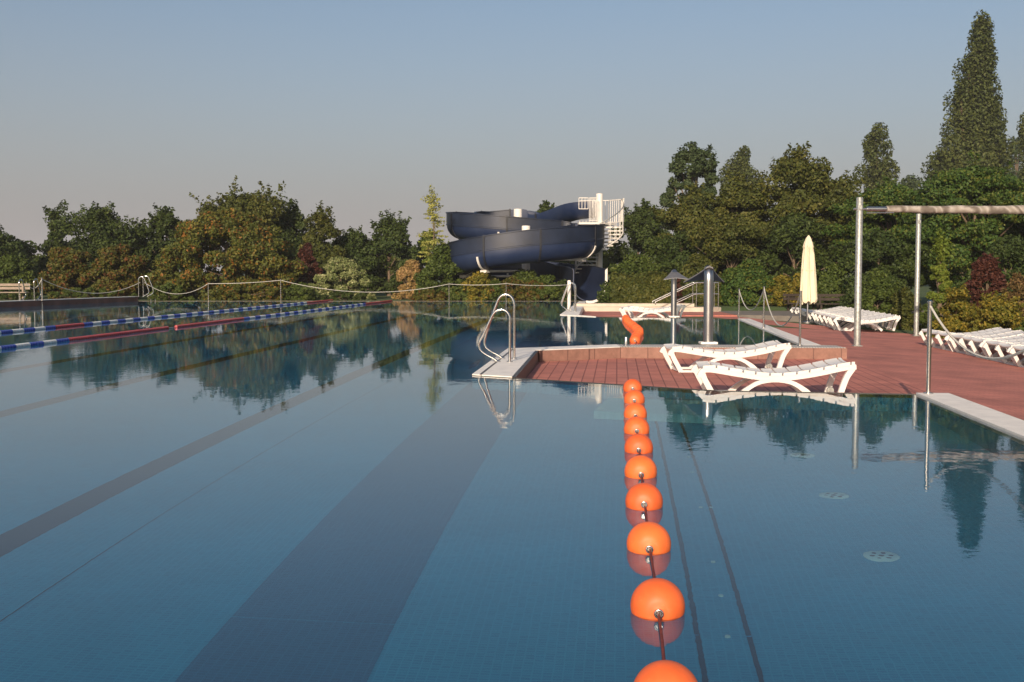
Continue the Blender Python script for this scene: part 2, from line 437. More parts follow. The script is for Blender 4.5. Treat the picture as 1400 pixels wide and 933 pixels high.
def offset_line(a, b, w):
    """quad strip from a to b, w to the right of the direction (negative: left)"""
    a = Vector(a); b = Vector(b); t = (b - a).normalized(); nrm = Vector((t.y, -t.x)) * w
    return [tuple(a), tuple(b), tuple(b + nrm), tuple(a + nrm)]

def along(p, d):                # point p moved d metres down the pool axis
    return (p[0] + math.sin(AX) * d, p[1] + math.cos(AX) * d)

# ------------------------------------------------------------------ pool outline
TA = math.tan(AX)
PR = (4.62, 12.90)                                   # right end of the near pool's overflow edge
near_r = (PR[0] - (PR[1] - 0.6) * TA, 0.6)
E1, E2 = (2.41, 13.28), (-0.54, 15.28)
K1, K2, K3 = (-0.08, 20.46), (2.0, 21.62), (5.50, 21.42)
FR = (6.70, 33.6)
D1, D2 = (2.6, 35.2), (1.55, 36.7)
D3 = (3.25, 54.3)
L3, L2, L1 = (-17.9, 54.3), (-20.3, 45.0), (-26.6, 0.6)
POOL = [L1, near_r, PR, E1, E2, K1, K2, K3, FR, D1, D2, D3, L3, L2]

def deckz(x, y):
    u = x * math.cos(AX) - y * math.sin(AX)
    return -0.17 - 0.05 * max(0.0, u - 3.3)

# water
tag(flat_poly('water', POOL, 0.0, 'water'), 'calm pool water mirroring the trees and sky', kind='structure')
# basin
b = MB(); n = len(POOL)
vs = [(p[0], p[1], 0.0) for p in POOL] + [(p[0], p[1], -DEPTH) for p in POOL]
b.add(vs, [(i, (i + 1) % n, (i + 1) % n + n, i + n) for i in range(n)])
basin = b.build('pool_wall', 'floor'); tag(basin, kind='structure')
tag(flat_poly('pool_floor', POOL, -DEPTH, 'floor'), 'blue mosaic pool floor', kind='structure')

def uof(p): return p[0] * math.cos(AX) - p[1] * math.sin(AX)
def uv(u, v): return (u * math.cos(AX) + v * math.sin(AX), -u * math.sin(AX) + v * math.cos(AX))
def floor_band(name, u0, u1, v0, v1, mat, z=0.004, lab=None):
    pts = [uv(u0, v0), uv(u1, v0), uv(u1, v1), uv(u0, v1)]
    me = bpy.data.meshes.new(name); me.from_pydata([(p[0], p[1], -DEPTH + z) for p in pts], [], [(0, 1, 2, 3)]); me.materials.append(M[mat])
    tag(link(bpy.data.objects.new(name, me)), lab, kind='structure')
ua = [uof(bot(*p)) for p in ((0, 766), (280, 609))]; ub = [uof(bot(*p)) for p in ((0, 737), (280, 597))]
A1, A0 = sum(ua) / 2, sum(ub) / 2
bl = [uof(bot(*p)) for p in ((245, 933), (400, 755), (500, 655), (600, 555))]; brr = [uof(bot(*p)) for p in ((490, 933), (560, 800), (640, 690))]
B0, B1 = sum(bl) / 4, sum(brr) / 3
cc = sum(uof(bot(*p)) for p in ((0, 571), (229, 511), (400, 466))) / 3
WL = 2.6
floor_band('lane_marking', A0 - 0.02, A1 + 0.03, 2, 48, 'darkband', lab='dark lane line on the pool floor')
floor_band('lane_marking', B0, B1, 1.5, 30, 'band', lab='broad dark band on the pool floor')
for k in range(0, 5): floor_band('lane_marking', cc - 0.14 - k * WL, cc + 0.14 - k * WL, 2, 48, 'darkband')
tl = sum(uof(bot(*p)) for p in ((0, 857), (189, 720))) / 2
floor_band('floor_joint', tl - 0.004, tl + 0.004, 2, 30, 'slot', 0.006)
l1 = sum(uof(bot(*p)) for p in ((897, 565), (921, 700), (950, 870))) / 3
l2 = sum(uof(bot(*p)) for p in ((930, 580), (960, 650), (985, 740), (1010, 830))) / 4
for u in (l1, l2): floor_band('floor_joint', u - 0.014, u + 0.014, 1.5, 14.2, 'slot', 0.006)

floor_band('floor_joint', -18, 2.4, 5.86, 5.866, 'floor', 0.012)
def bot2(px, py, dep):
    d = ray(px, py); p = at(px, py); h = Vector((d.x, d.y)) / 1.333; k = dep / math.sqrt(1 - h.length ** 2)
    return (p.x + h.x * k, p.y + h.y * k)
M['teal'] = floormat('sunlit_pool_mosaic', (0.06, 0.28, 0.36), (0.07, 0.30, 0.38), (0.08, 0.32, 0.4))  # paler mosaic: sunlight on the shallow step is put into the colour
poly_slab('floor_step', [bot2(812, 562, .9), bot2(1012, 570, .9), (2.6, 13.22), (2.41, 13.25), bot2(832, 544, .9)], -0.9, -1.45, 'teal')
# ground grid with the pool left out
def gz(x, y):
    u = uof((x, y))
    if y > 46: return -0.02
    t = min(1, max(0, y - 45.0)); low = -0.22 - 0.05 * min(max(0.0, u - 3.3), 7.5)
    if x < -14: low = -0.1
    return low * (1 - t) + -0.04 * t
xs = [-1500, -700, -300, -120, -60, -40] + list(range(-30, 31)) + [40, 60, 120, 300, 700, 1500]
ys = [-1500, -500, -100, -30] + list(range(-12, 61)) + [70, 90, 130, 250, 600, 1500, 3000]
HOLE = POOL
def inpool(x, y): return inside((x, y), HOLE)
vs = [(x, y, gz(x, y)) for y in ys for x in xs]; fs = []
nx = len(xs)
for j in range(len(ys) - 1):
    for i in range(nx - 1):
        x0, x1, y0, y1 = xs[i], xs[i + 1], ys[j], ys[j + 1]
        if x1 - x0 <= 1.01 and y1 - y0 <= 1.01 and any(inpool(x0 + a * (x1 - x0), y0 + c * (y1 - y0)) for a in (0, .25, .5, .75, 1) for c in (0, .25, .5, .75, 1)): continue
        fs.append((j * nx + i, j * nx + i + 1, (j + 1) * nx + i + 1, (j + 1) * nx + i))
me = bpy.data.meshes.new('ground'); me.from_pydata(vs, [], fs); me.materials.append(M['lawn'])
tag(link(bpy.data.objects.new('ground', me)), 'green lawn around the pools', kind='structure')

# decks (lower than the water)
CW = 0.36
curbR = offset_line(near_r, PR, CW)
def cr_at(y): return PR[0] + (y - PR[1]) * TA
def z_in(x, y): return -0.13
plat = [PR, E1, E2, (-0.36, 17.2), (0.2, 20.3), (2.0, 21.62), (6.1, 21.30), (6.1, 20.9), (PR[0] + CW, PR[1])]
poly_slab('inner_deck', [(PR[0] + 0.8, PR[1]), (PR[0] - 0.02, PR[1] + 0.03), (E1[0], E1[1] + 0.03), (E2[0] + 0.03, E2[1] + 0.03), (0.0, 20.2), (2.0, 21.5), (cr_at(21.3) + 0.8, 21.3)], -0.19, -0.5, 'terra_slab')
def rz(x, y): return deckz(x, y) - 0.004
poly_slab('pool_deck', [(near_r[0] + 0.1, -6), (15.5, -6), (15.5, 15), (12.6, 24), (12.1, 33.5), (9.5, 37.5), (8.2, 41.3), (2.6, 41.3), (2.5, 35.3), (FR[0] + 0.02, FR[1] + 0.03), (cr_at(21.3) + 0.3, 21.3), (cr_at(12.9) + 0.42, 12.9), (near_r[0] + 0.2, 0.6)], 0, -0.9, 'terra', zf=rz)
poly_slab('far_deck', [(2.5, 41.3), (8.2, 41.3), (8.2, 45.4), (2.6, 45.4)], -0.174, -0.5, 'terra')
poly_slab('path', [(8.2, 41.3), (12.4, 38.5), (16.5, 40.5), (17, 50), (7.4, 50), (7.4, 45.8), (8.2, 45.4)], -0.16, -0.5, 'asphalt')
poly_slab('near_deck', [(-30, -6), (near_r[0] + 0.1, -6), (near_r[0] + 0.1, 0.6), (-30, 0.6)], -0.01, -0.5, 'terra')
poly_slab('terrace', [(-34, 0.6), (L1[0] - 0.25, 0.6), (L2[0] - 0.25, L2[1]), (L3[0] - 0.25, 54.33), (-34, 54.33)], 0.06, -0.3, 'lawn')
poly_slab('bank', [(-34, 54.37), (D3[0] + .3, 54.37), (D3[0] + 3, 55.9), (-34, 55.9)], 0.0, -0.3, 'lawn')

# curbs, each a wall of its own
def curb(label, pts, top, mat='coping', name='pool_curb', bottom=-0.35):
    o = poly_slab(name, pts, top, bottom, mat, kind='structure'); tag(o, label); return o
curb('white curb along the right side of the near pool', offset_line(near_r, PR, CW), 0.022)
curb(None, offset_line((near_r[0] + CW + 0.003, 0.6), (PR[0] + CW + 0.003, PR[1]), 0.05), -0.02, 'darklip', 'gutter_edge')
curb('white curb along the right side of the far pool', offset_line(K3, FR, 0.34), 0.02)
curb('broad white curb under the pool ladder', [E2, K1, (0.42, 20.05), (0.0, 15.0 - 0.08)], 0.02)
curb(None, [(E2[0] + .10, E2[1] - .066), (K1[0] + .10, K1[1]), (K1[0] + .13, K1[1]), (E2[0] + .13, E2[1] - .087)], 0.024, 'darklip', 'gutter_edge')
curb(None, [(0.003, 14.94), (0.423, 20.05), (0.47, 20.04), (0.05, 14.90)], 0.012, 'darklip', 'gutter_edge')
curb('white curb behind the sunken terracotta deck', [K1, K2, (2.0, 20.9), (0.425, 20.02)], 0.02)
curb(None, [K2, K3, (5.86, 21.40), (6.1, 21.28), (6.1, 20.65), (2.0, 20.9)], 0.018, 'gutter', 'gutter_grate')
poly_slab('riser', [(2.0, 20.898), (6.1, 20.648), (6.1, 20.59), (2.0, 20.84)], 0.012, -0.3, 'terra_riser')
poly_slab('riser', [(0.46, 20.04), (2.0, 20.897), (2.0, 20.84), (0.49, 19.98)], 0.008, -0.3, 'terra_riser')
for a, c in ((E2, E1), (E1, PR)): curb(None, offset_line(a, c, -0.03), 0.006, 'darklip', 'overflow_edge')
curb('pale curb at the left side of the far deck', [D2, D3, (D3[0] + .3, 54.3), (2.5, 41), (2.15, 36.4)], 0.02)
curb('pale coping at the front of the far deck', [D1, FR, (6.72, 33.66), (2.62, 35.26)], 0.004, 'darklip', 'gutter_edge')
curb(None, [D2, (2.15, 36.4), (2.62, 35.26), D1], 0.02)
curb('thin pale coping along the far end of the pool', [L3, D3, (D3[0], 54.36), (L3[0], 54.36)], 0.006, 'wood')

# brown side wall at left
t = thing('side_wall', 'low dark brown wall with white top beside the left lanes', 'wall', (0, 0, 0))
poly_slab('wall_face', [L1, L2, L3, (L3[0] - .28, L3[1]), (L2[0] - .28, L2[1] + .05), (L1[0] - .28, L1[1])], 0.21, -0.3, 'brownwall', None, t)
poly_slab('wall_top', [(p[0] + .02, p[1]) for p in (L1, L2, L3)] + [(L3[0] - .3, L3[1]), (L2[0] - .3, L2[1] + .05), (L1[0] - .3, L1[1])], 0.236, 0.212, 'coping', None, t)

# cream wall behind the far deck
t = thing('terrace_wall', 'long low cream stepped wall behind the far sun lounger', 'wall', (0, 0, 0))
poly_slab('lower_step', [(2.55, 45.35), (7.9, 44.6), (8.3, 45.0), (8.3, 45.7), (2.55, 45.7)], 0.0, -0.3, 'curbwall', None, t)
poly_slab('upper_step', [(2.5, 45.702), (7.35, 45.702), (7.35, 46.3), (2.5, 46.3)], 0.125, -0.3, 'curbwall', None, t)

# ------------------------------------------------------------------ floor grates and inlets
def grate(px, py, label):
    p = bot(px, py); t = thing('floor_grate', label, 'pool grate', (p[0], p[1], -DEPTH + 0.001), group='round inlets on the pool floor')
    MB().lathe([(0.11, 0), (0.11, 0.012), (0.1, 0.018), (0, 0.018)], 28).build('plate', 'nozzle', t, 40)
    for k in range(6): MB().lathe([(0.016, 0.0185), (0.016, 0.0195), (0, 0.0195)], 10, (0.06 * math.cos(k * math.pi / 3), 0.06 * math.sin(k * math.pi / 3), 0)).build('hole', 'slot', t)
    MB().lathe([(0.02, 0.0185), (0.02, 0.0195), (0, 0.0195)], 10).build('hole', 'slot', t)
grate(1097, 623, 'round pale grate on the pool floor, farthest from the camera')
grate(1140, 678, 'round pale grate on the pool floor, middle of three')
grate(1205, 761, 'round pale grate on the pool floor, nearest the camera')
ordn = ['nearest', 'second nearest', 'third nearest', 'fourth nearest', 'fifth nearest', 'sixth nearest', 'seventh nearest', 'eighth nearest', 'ninth nearest', 'tenth nearest', 'eleventh nearest', 'twelfth nearest', 'thirteenth nearest', 'fourteenth nearest', 'fifteenth nearest', 'sixteenth nearest']
for i, (px, py) in enumerate(((995, 871), (986, 815), (975, 769), (958, 694), (972, 694), (947, 646), (941, 625))):
    p = bot(px, py); o = MB().lathe([(0.016, 0), (0.014, 0.012), (0, 0.014)], 12).build('floor_nozzle', 'nozzle', loc=(p[0], p[1], -DEPTH + 0.001))
    tag(o, 'tiny pale nozzle on the pool floor between the dark joints, %s' % ordn[i], 'nozzle', 'nozzles in the pool floor')

# ------------------------------------------------------------------ orange buoys
BR = 0.112
def buoy_proto():
    t = thing('buoy', 'x', 'buoy', group='orange ball floats on the near rope')
    b = MB(); prof = []
    for k in range(25):
        a = -math.pi / 2 + math.pi * k / 24; r = BR * math.cos(a); z = BR * 1.0 * math.sin(a)
        if abs(a) > 1.12: z -= math.copysign(0.006 * math.sin((abs(a) - 1.12) / 0.45 * math.pi), a) if abs(a) < 1.57 else 0
        prof.append((max(r, 0.0001) if 0 < k < 24 else 0.0, z))
    b.lathe(prof, 40, (0, 0, 0), 'y'); b.build('ball', 'orange', t, 60, weld=True)
    for s in (-1, 1):
        bb = MB(); ring = [(0.015 * math.cos(a), s * (BR + 0.001), 0.015 * math.sin(a)) for a in [i * math.pi / 8 for i in range(16)]]
        bb.tube(ring, 0.0055, 8, closed=True); bb.lathe([(0.012, BR - 0.004 if s > 0 else -BR - 0.004), (0.012, BR + 0.004 if s > 0 else -BR + 0.004)], 12, axis='y')
        bb.build('eyelet', 'steel', t, 50)
    return t
bp = buoy_proto(); used = False
def put_buoy(x, y, z, ang, label, group):
    global used
    o = bp if not used else copy_tree(bp); used = True
    o.location = (x, y, z); o.rotation_euler = (random.uniform(-.06, .06), random.uniform(-.5, .5), ang); tag(o, label, 'buoy', group); return o
bpx = [(916, 978), (903, 846), (890, 757), (883, 697), (878, 654), (875, 620), (872, 594), (870, 572), (868.5, 552), (866, 536)]
bl = []
for i, (px, py) in enumerate(bpx):
    p = at(px, py); q = (p.x, p.y + 0.09); bl.append(q)
for i, q in enumerate(bl):
    j = min(i + 1, len(bl) - 1); k = j - 1 if j == i else i
    ang = -math.atan2(bl[j][0] - bl[k][0], bl[j][1] - bl[k][1])
    put_buoy(q[0], q[1], 0.030 + random.uniform(-.004, .004), ang, 'orange ball float on the near rope, %s to the camera' % ordn[i] if i < 9 else 'orange ball float on the near rope, farthest, against the deck edge', 'orange ball floats on the near rope')
pts = []
p0 = (bl[0][0] - 0.03, 1.0)
full = [p0] + bl
for i in range(len(full) - 1):
    a, c = full[i], full[i + 1]
    for k in range(6):
        t = k / 6; s = 0.0 if i == 0 else math.sin(math.pi * t)
        pts.append((a[0] + (c[0] - a[0]) * t + 0.006 * s, a[1] + (c[1] - a[1]) * t, 0.030 - 0.022 * s))
pts.append((bl[-1][0], bl[-1][1], 0.03))
tag(MB().tube(pts, 0.0065, 8).build('float_rope', 'redrope', smooth=60), 'dark red rope threading the near orange ball floats', 'rope')
fp = [(868, 470), (869, 466), (872, 460), (874, 457), (871, 453), (868, 450.5), (865, 447.5), (861.5, 445), (859, 442.5), (857, 440.2), (856, 438.3), (855, 436.8)]
den = crom([at(*p)[:2] for p in fp], 12)
fl = [den[4]]
for q in den[4:]:
    if math.dist(q, fl[-1]) > 0.85: fl.append(q)
for i, q in enumerate(fl[:20]):
    j = min(i + 1, len(fl) - 1)
    ang = -math.atan2(fl[j][0] - fl[j - 1][0], fl[j][1] - fl[j - 1][1])
    o = put_buoy(q[0], q[1], 0.045, ang, 'x', 'orange ball floats on the curving far rope')
    tag(o, 'orange ball float on the curving far rope, number %d from its near end' % (i + 1) if i else 'orange ball float at the near end of the curving far rope')
tag(MB().tube([(fl[0][0], fl[0][1] - .3, .03)] + [(p[0], p[1], 0.03) for p in fl[:20]], 0.012, 8).build('float_rope', 'redrope', smooth=60), 'dark red rope threading the far curving orange floats', 'rope')
o = MB().lathe([(0.07, 0), (0.07, 0.01), (0.035, 0.02), (0.035, 0.14), (0.028, 0.155), (0, 0.155)], 18).build('rope_anchor', 'steel_b', smooth=40, loc=(at(859.5, 474.5, 0.02).x, 21.35, 0.02))
tag(o, 'short steel anchor post on the grate beside the curving orange floats', 'anchor post')

# ------------------------------------------------------------------ lane ropes
def lane_rope(label, pa, pb, cols, seg=0.5):
    """pa -> pb on the water; cols(px) gives the colour at a picture column"""
    a = at(*pa)[:2]; c = at(*pb)[:2]; a = Vector(a); c = Vector(c); L = (c - a).length; t = (c - a) / L
    ext = 2.0; a2 = a - t * ext
    root = thing('lane_rope', label, 'lane rope', (a2.x, a2.y, 0), -math.atan2(t.x, t.y), 'swimming lane ropes')
    L += ext
    MB().tube([(0, 0, 0.02), (0, L, 0.02)], 0.008, 6).build('cable', 'rope', root)
    meshes = {}
    def fm(col):
        if col in meshes: return meshes[col]
        b = MB(); nd = 5
        for k in range(nd):
            z0 = k * seg / nd + 0.004; z1 = (k + 1) * seg / nd - 0.004
            b.lathe([(0.02, z0), (0.040, z0 + 0.004), (0.044, z0 + 0.015), (0.044, z1 - 0.015), (0.040, z1 - 0.004), (0.02, z1)], 12, axis='y')
        o = b.build('float', {'b': 'blue', 'w': 'white_f', 'r': 'red'}[col], root, 40); meshes[col] = o; return o
    y = 0.0; k = 0
    n = int(L / seg)
    for k in range(n):
        p = a2 + t * (k * seg + seg / 2)
        px = 700 + F * p.x / p.y
        col = cols(px, k)
        if col is None: continue
        if col in meshes: o = meshes[col].copy(); link(o, root)
        else: o = fm(col)
        o.location = (0, k * seg, 0.022)
        if 0: o['label'] = ''
    return root
def c1(px, k):
    if 79 < px < 112 or px > 419: return 'r'
    return 'bw'[k % 2]
def c2(px, k):
    if 232 < px < 236: return None
    if 98 < px < 333 or px > 499: return 'r'
    return 'bw'[k % 2]
lane_rope('farther lane rope of blue and white floats with short red runs', (0, 456), (458, 411), c1)
lane_rope('nearer lane rope of blue and white floats with a long red run', (0, 478), (536, 412), c2)

# ------------------------------------------------------------------ ladders
def rail_curve(H):
    k = H / 1.0
    return crom([(0, 0), (0, 0.35 * k), (0, 0.68 * k), (0.0, 0.84 * k), (0.03, 0.935 * k), (0.08, 0.985 * k), (0.14, 1.0 * k), (0.20, 0.98 * k), (0.25, 0.925 * k), (0.29, 0.83 * k), (0.40, 0.54 * k), (0.475, 0.29), (0.46, 0.18), (0.36, 0.10), (0.25, 0.045), (0.19, 0)], 5)
def ladder(loc, rz_, label, hs=(0.80, 1.02), group='pool ladders'):
    t = thing('pool_ladder', label, 'pool ladder', loc, rz_, group)
    for i, H in enumerate(hs):
        y = (-0.33, 0.33)[i]
        MB().tube([(-a, y, z) for a, z in rail_curve(H)], 0.021, 10).build('handrail', 'steel', t, 60)
        for a in (0, -0.19): MB().lathe([(0.05, 0), (0.05, 0.008), (0.03, 0.014), (0.022, 0.014)], 14, (a, y, 0)).build('foot_plate', 'steel_b', t, 40)
    for k in range(3): MB().box((-0.56 - 0.02 * k, 0, -0.25 - 0.28 * k), (0.08, 0.62, 0.03)).build('step', 'steel', t)
    for y in (-0.33, 0.33): MB().tube([(-0.56, y, -0.1), (-0.62, y, -1.0)], 0.018, 8).build('stringer', 'steel', t, 60)
    return t
ladder((0.0, 17.72, 0.021), R(-6), 'stainless ladder rails on the white curb corner, in the middle')
ladder((xd(193, 53.4) , 53.4, 0.236), math.pi, 'stainless ladder rails at the end of the brown side wall', (0.98, 0.94))
ladder((2.22, 39.8, 0.021), 0.0, 'stainless ladder rails beside the stout white post', (1.0, 0.98))
ladder((xd(37, 46.4), 46.4, 0.236), R(-98), 'stainless ladder rails on the brown wall by the left bench', (0.85, 0.88))
o = MB().lathe([(0.09, 0), (0.09, 0.02), (0.065, 0.03), (0.065, 1.05), (0.05, 1.08), (0, 1.08)], 18).build('post', 'whitepaint', smooth=40, loc=(xd(778, 40.6), 40.6, 0.02))
tag(o, 'stout white post standing on the far deck corner by a ladder', 'post')

# ------------------------------------------------------------------ rope fences
def rope_span(a, c, sag, r=0.014, n=14):
    a = Vector(a); c = Vector(c)
    return [tuple(a.lerp(c, k / n) - Vector((0, 0, sag * 4 * (k / n) * (1 - k / n)))) for k in range(n + 1)]
def fence(label, posts, sags, h=1.0, pr=0.022, rr=0.014, ends=(None, None)):
    t = thing('rope_barrier', label, 'rope barrier', (posts[0][0], posts[0][1], 0), group='white rope barriers')
    ox, oy = posts[0][0], posts[0][1]
    tops = []
    for (x, y, z, hh) in posts:
        MB().lathe([(pr * 2.2, 0), (pr * 2.2, 0.012), (pr, 0.016), (pr, hh - 0.02), (pr * 1.25, hh - 0.018), (pr * 1.25, hh), (0, hh + 0.01)], 12, (x - ox, y - oy, z)).build('post', 'steel', t, 40)
        tops.append((x - ox, y - oy, z + hh - 0.05))
    pl = tops
    if ends[0]: pl = [(ends[0][0] - ox, ends[0][1] - oy, ends[0][2])] + pl
    if ends[1]: pl = pl + [(ends[1][0] - ox, ends[1][1] - oy, ends[1][2])]
    for i in range(len(pl) - 1):
        MB().tube(rope_span(pl[i], pl[i + 1], sags[i]), rr, 6).build('rope', 'rope', t, 60)
    return t
fy = 54.45
fence('long white rope barrier on thin posts along the far pool end', [(xd(285, fy), fy, 0.03, 0.86), (xd(384, fy), fy, 0.03, 1.02), (xd(614, fy), fy, 0.03, 0.84), (xd(692, fy), fy, 0.03, 0.86)], [0.52, 0.05, 0.48, 0.06, 0.06], ends=((xd(198, 53.4), 53.4, 0.9), (xd(775, 48), 48, 0.85)))
fence('sagging rope barrier on a post at the brown wall', [(xd(58, 47.4) , 47.4, 0.2, 0.95)], [0.3, 0.55], pr=0.036, ends=((xd(37, 46.4), 46.4, 0.95), (xd(192, 53.4), 53.4, 0.9)))
def one_post(px, d, z, h, label, r=0.024):
    return
umb = (xd(1104, 38.2), 38.2)
pC = (5.40, 21.22)
pA = (xd(1007, 33.3), 33.45); pB = (xd(1040, 28.0), 27.9)
t = fence('rope barrier on three thin posts along the right side of the far pool', [(pA[0] + .1, pA[1], 0.0, 0.9), (pB[0] + .05, pB[1], 0.02, 1.02), (pC[0], pC[1], 0.02, 1.02)], [0.55, 0.75])
fence('leaning steel post with sagging rope on the right curb', [(4.72, 12.80, 0.02, 1.05)], [0.45], pr=0.026, rr=0.013, ends=(None, (4.72 - 0.31 + 0.15, 9.4, 1.0)))
LP = KIDS(C.objects[-1]) if False else None

# ------------------------------------------------------------------ loungers
def lounger():
    t = thing('sun_lounger', 'x', 'sun lounger')
    prof = crom([(0.0, 0.30), (0.04, 0.365), (0.14, 0.385), (0.45, 0.335), (0.80, 0.285), (1.10, 0.285), (1.45, 0.335), (1.80, 0.41), (1.95, 0.425)], 5)
    W = 0.66
    prc = [(x - 0.975, z) for x, z in prof]
    def zt(x): 
        for (a, za), (c, zc) in zip(prc, prc[1:]):
            if a <= x <= c: return za + (zc - za) * (x - a) / max(1e-6, c - a)
        return prc[-1][1]
    for s in (-1, 1):
        y = s * (W / 2 - 0.025)
        MB().strip([(x, y, z - 0.022) for x, z in prc], 0.05, 0.062).build('side_rail', 'plastic', t, 35)
        yl = s * (W / 2 - 0.03)
        MB().strip([(x - .975, yl, z) for x, z in crom([(0.03, 0.34), (0.07, 0.24), (0.13, 0.13), (0.19, 0.02)], 4)], 0.05, [0.07] * 13).build('leg', 'plastic', t, 35)
        MB().strip([(x - .975, yl, z) for x, z in crom([(1.92, 0.40), (1.84, 0.28), (1.79, 0.15), (1.75, 0.015)], 4)], 0.05, [0.07] * 13).build('leg', 'plastic', t, 35)
        MB().strip([(x - .975, yl, z) for x, z in crom([(0.48, 0.015), (0.60, 0.12), (0.75, 0.205), (0.95, 0.235), (1.15, 0.205), (1.30, 0.12), (1.42, 0.015)], 4)], 0.05, [0.07, .07, .065, .06, .055, .05, .05, .05, .05, .05, .05, .05, .05, .05, .05, .05, .05, .055, .055, .06, .065, .07, .07, .07, .07]).build('arch', 'plastic', t, 35)
        MB().strip([(-0.79, yl, 0.025), (-0.495, yl, 0.025)], 0.045, 0.035).build('foot_bar', 'plastic', t)
    b = MB(); step = 0.105; x = -0.93; k = 0
    while x < 0.93:
        x1 = min(x + (0.155 if k % 2 == 0 else 0.135), 0.955); m = (x + x1) / 2
        a = Vector((x, 0, zt(x) + 0.002)); c = Vector((x1, 0, zt(x1) + 0.002))
        ys_ = [-0.335 + 0.67 * q / 10 for q in range(11)]
        def cz(yy): return 0.035 * (abs(yy) / 0.335) ** 2.5
        for (xa, xb, th_, up_) in ((x, x1, 0.02, 0.012),):
            vs = []
            for yy in ys_:
                for (xx, zz) in ((xa, zt(xa)), (xb, zt(xb))):
                    vs += [(xx, yy, zz + cz(yy) + up_), (xx, yy, zz + cz(yy) + up_ - (0.045 if abs(yy) > .3 else th_))]
            fs = []
            for q in range(10):
                o_ = q * 4; fs += [(o_, o_ + 2, o_ + 6, o_ + 4), (o_ + 1, o_ + 5, o_ + 7, o_ + 3), (o_, o_ + 4, o_ + 5, o_ + 1), (o_ + 2, o_ + 3, o_ + 7, o_ + 6)]
            fs += [(0, 1, 3, 2), (40, 42, 43, 41)]
            b.add(vs, fs)
        b.box(((x + x1) / 2, 0.0, zt((x + x1) / 2) - 0.012), (0.03, W - 0.06, 0.02))
        x = x1 + 0.022; k += 1
    b.build('slatted_bed', 'plastic', t)
    for xx, zz in ((-0.79, 0.03), (0.79, 0.03), (-0.15, 0.2)):
        MB().box((xx, 0, zz), (0.04, W - 0.1, 0.03)).build('crossbar', 'plastic', t)
    for s in (-1, 1):
        MB().lathe([(0, -0.02), (0.045, -0.02), (0.05, 0), (0.045, 0.02), (0, 0.02)], 16, (0.80, s * (W / 2 - 0.09), 0.05), 'y').build('wheel', 'galv', t, 40)
    return t
lp = lounger(); lused = False
def put_l(x, y, z, rz_, label, group):
    global lused
    o = lp if not lused else copy_tree(lp); lused = True
    o.location = (x, y, z); o.rotation_euler = (0, 0, rz_); tag(o, label, 'sun lounger', group); return o
put_l(3.33, 14.45, -0.188, R(-1.5), 'white plastic sun lounger nearest the pool edge, its feet hidden', 'pair of sun loungers on the sunken deck')
put_l(3.42, 18.15, -0.188, R(4), 'white plastic sun lounger behind the front one on the sunken deck', 'pair of sun loungers on the sunken deck')
put_l(xd(889, 37.6), 37.7, -0.176, R(3), 'white plastic sun lounger on the far deck, at the water edge behind the orange floats', 'sun loungers on the far deck')
put_l(xd(896, 38.9), 38.8, -0.176, R(2), 'white plastic sun lounger on the far deck, right before the cream wall behind another lounger', 'sun loungers on the far deck')
fo = ['first', 'second', 'third', 'fourth', 'fifth', 'sixth', 'seventh', 'eighth', 'ninth', 'tenth', 'eleventh', 'twelfth', 'thirteenth', 'fourteenth']
for i in range(12):
    y = 34.0 + i * 0.80; x = 10.62 + i * 0.09 + random.uniform(-.05, .05)
    put_l(x, y, deckz(x, y) + 0.015, R(-3 + random.uniform(-2, 2)), '%s white sun lounger from the front of the row behind the tall galvanised post' % fo[i], 'row of sun loungers behind the tall post')
for i in range(10):
    y = 20.2 + i * 0.78; x = 10.35 + i * 0.055 + random.uniform(-.05, .05)
    put_l(x, y, deckz(x, y) + 0.015, R(-2 + random.uniform(-2, 2)), '%s white sun lounger from the front of the row at the right edge' % fo[i], 'row of sun loungers at the right edge')

# ------------------------------------------------------------------ closed parasol
t = thing('closed_parasol', 'closed cream parasol standing by the far row of sun loungers', 'parasol', (umb[0], umb[1], deckz(*umb)))
PH = zd(322, umb[1]) - deckz(*umb)
MB().lathe([(0.25, 0), (0.25, 0.05), (0.05, 0.07), (0.03, 0.09), (0.03, PH - .08), (0.012, PH - .01), (0, PH)], 14).build('pole', 'steel_b', t, 40)
b = MB(); KS = 2.26 / 1.145; zs = [PH - 2.26 + (q - 0.93) * KS for q in (0.93, 1.0, 1.15, 1.35, 1.55, 1.75, 1.86, 1.875, 1.95, 2.03, 2.075)]; rs = [KS * 0.74 * q for q in (0.165, 0.172, 0.16, 0.146, 0.13, 0.112, 0.095, 0.115, 0.09, 0.05, 0.01)]
nn = 48
vs = []
for i, (z, r) in enumerate(zip(zs, rs)):
    for j in range(nn):
        a = 2 * math.pi * j / nn; amp = 0.22 if i < 7 else 0.1
        rr = r * (1 + amp * math.cos(a * 8 + 0.25 * i) + 0.10 * math.cos(a * 3 + i * .4))
        dz = (0.05 * math.cos(a * 8 + 1) + 0.03 * math.cos(a * 3)) if i == 0 else 0
        vs.append((rr * math.cos(a), rr * math.sin(a), z + dz))
fs = [(i * nn + j, i * nn + (j + 1) % nn, (i + 1) * nn + (j + 1) % nn, (i + 1) * nn + j) for i in range(len(zs) - 1) for j in range(nn)] + [tuple((len(zs) - 1) * nn + j for j in range(nn))]
b.add(vs, fs); b.build('canopy', 'canvas', t, 60)
MB().tube([(0.215 * math.cos(a), 0.215 * math.sin(a), PH - 1.15 + 0.02 * math.sin(a)) for a in [i * math.pi / 12 for i in range(24)]], 0.008, 6, closed=True).build('strap', 'canvas', t, 60)

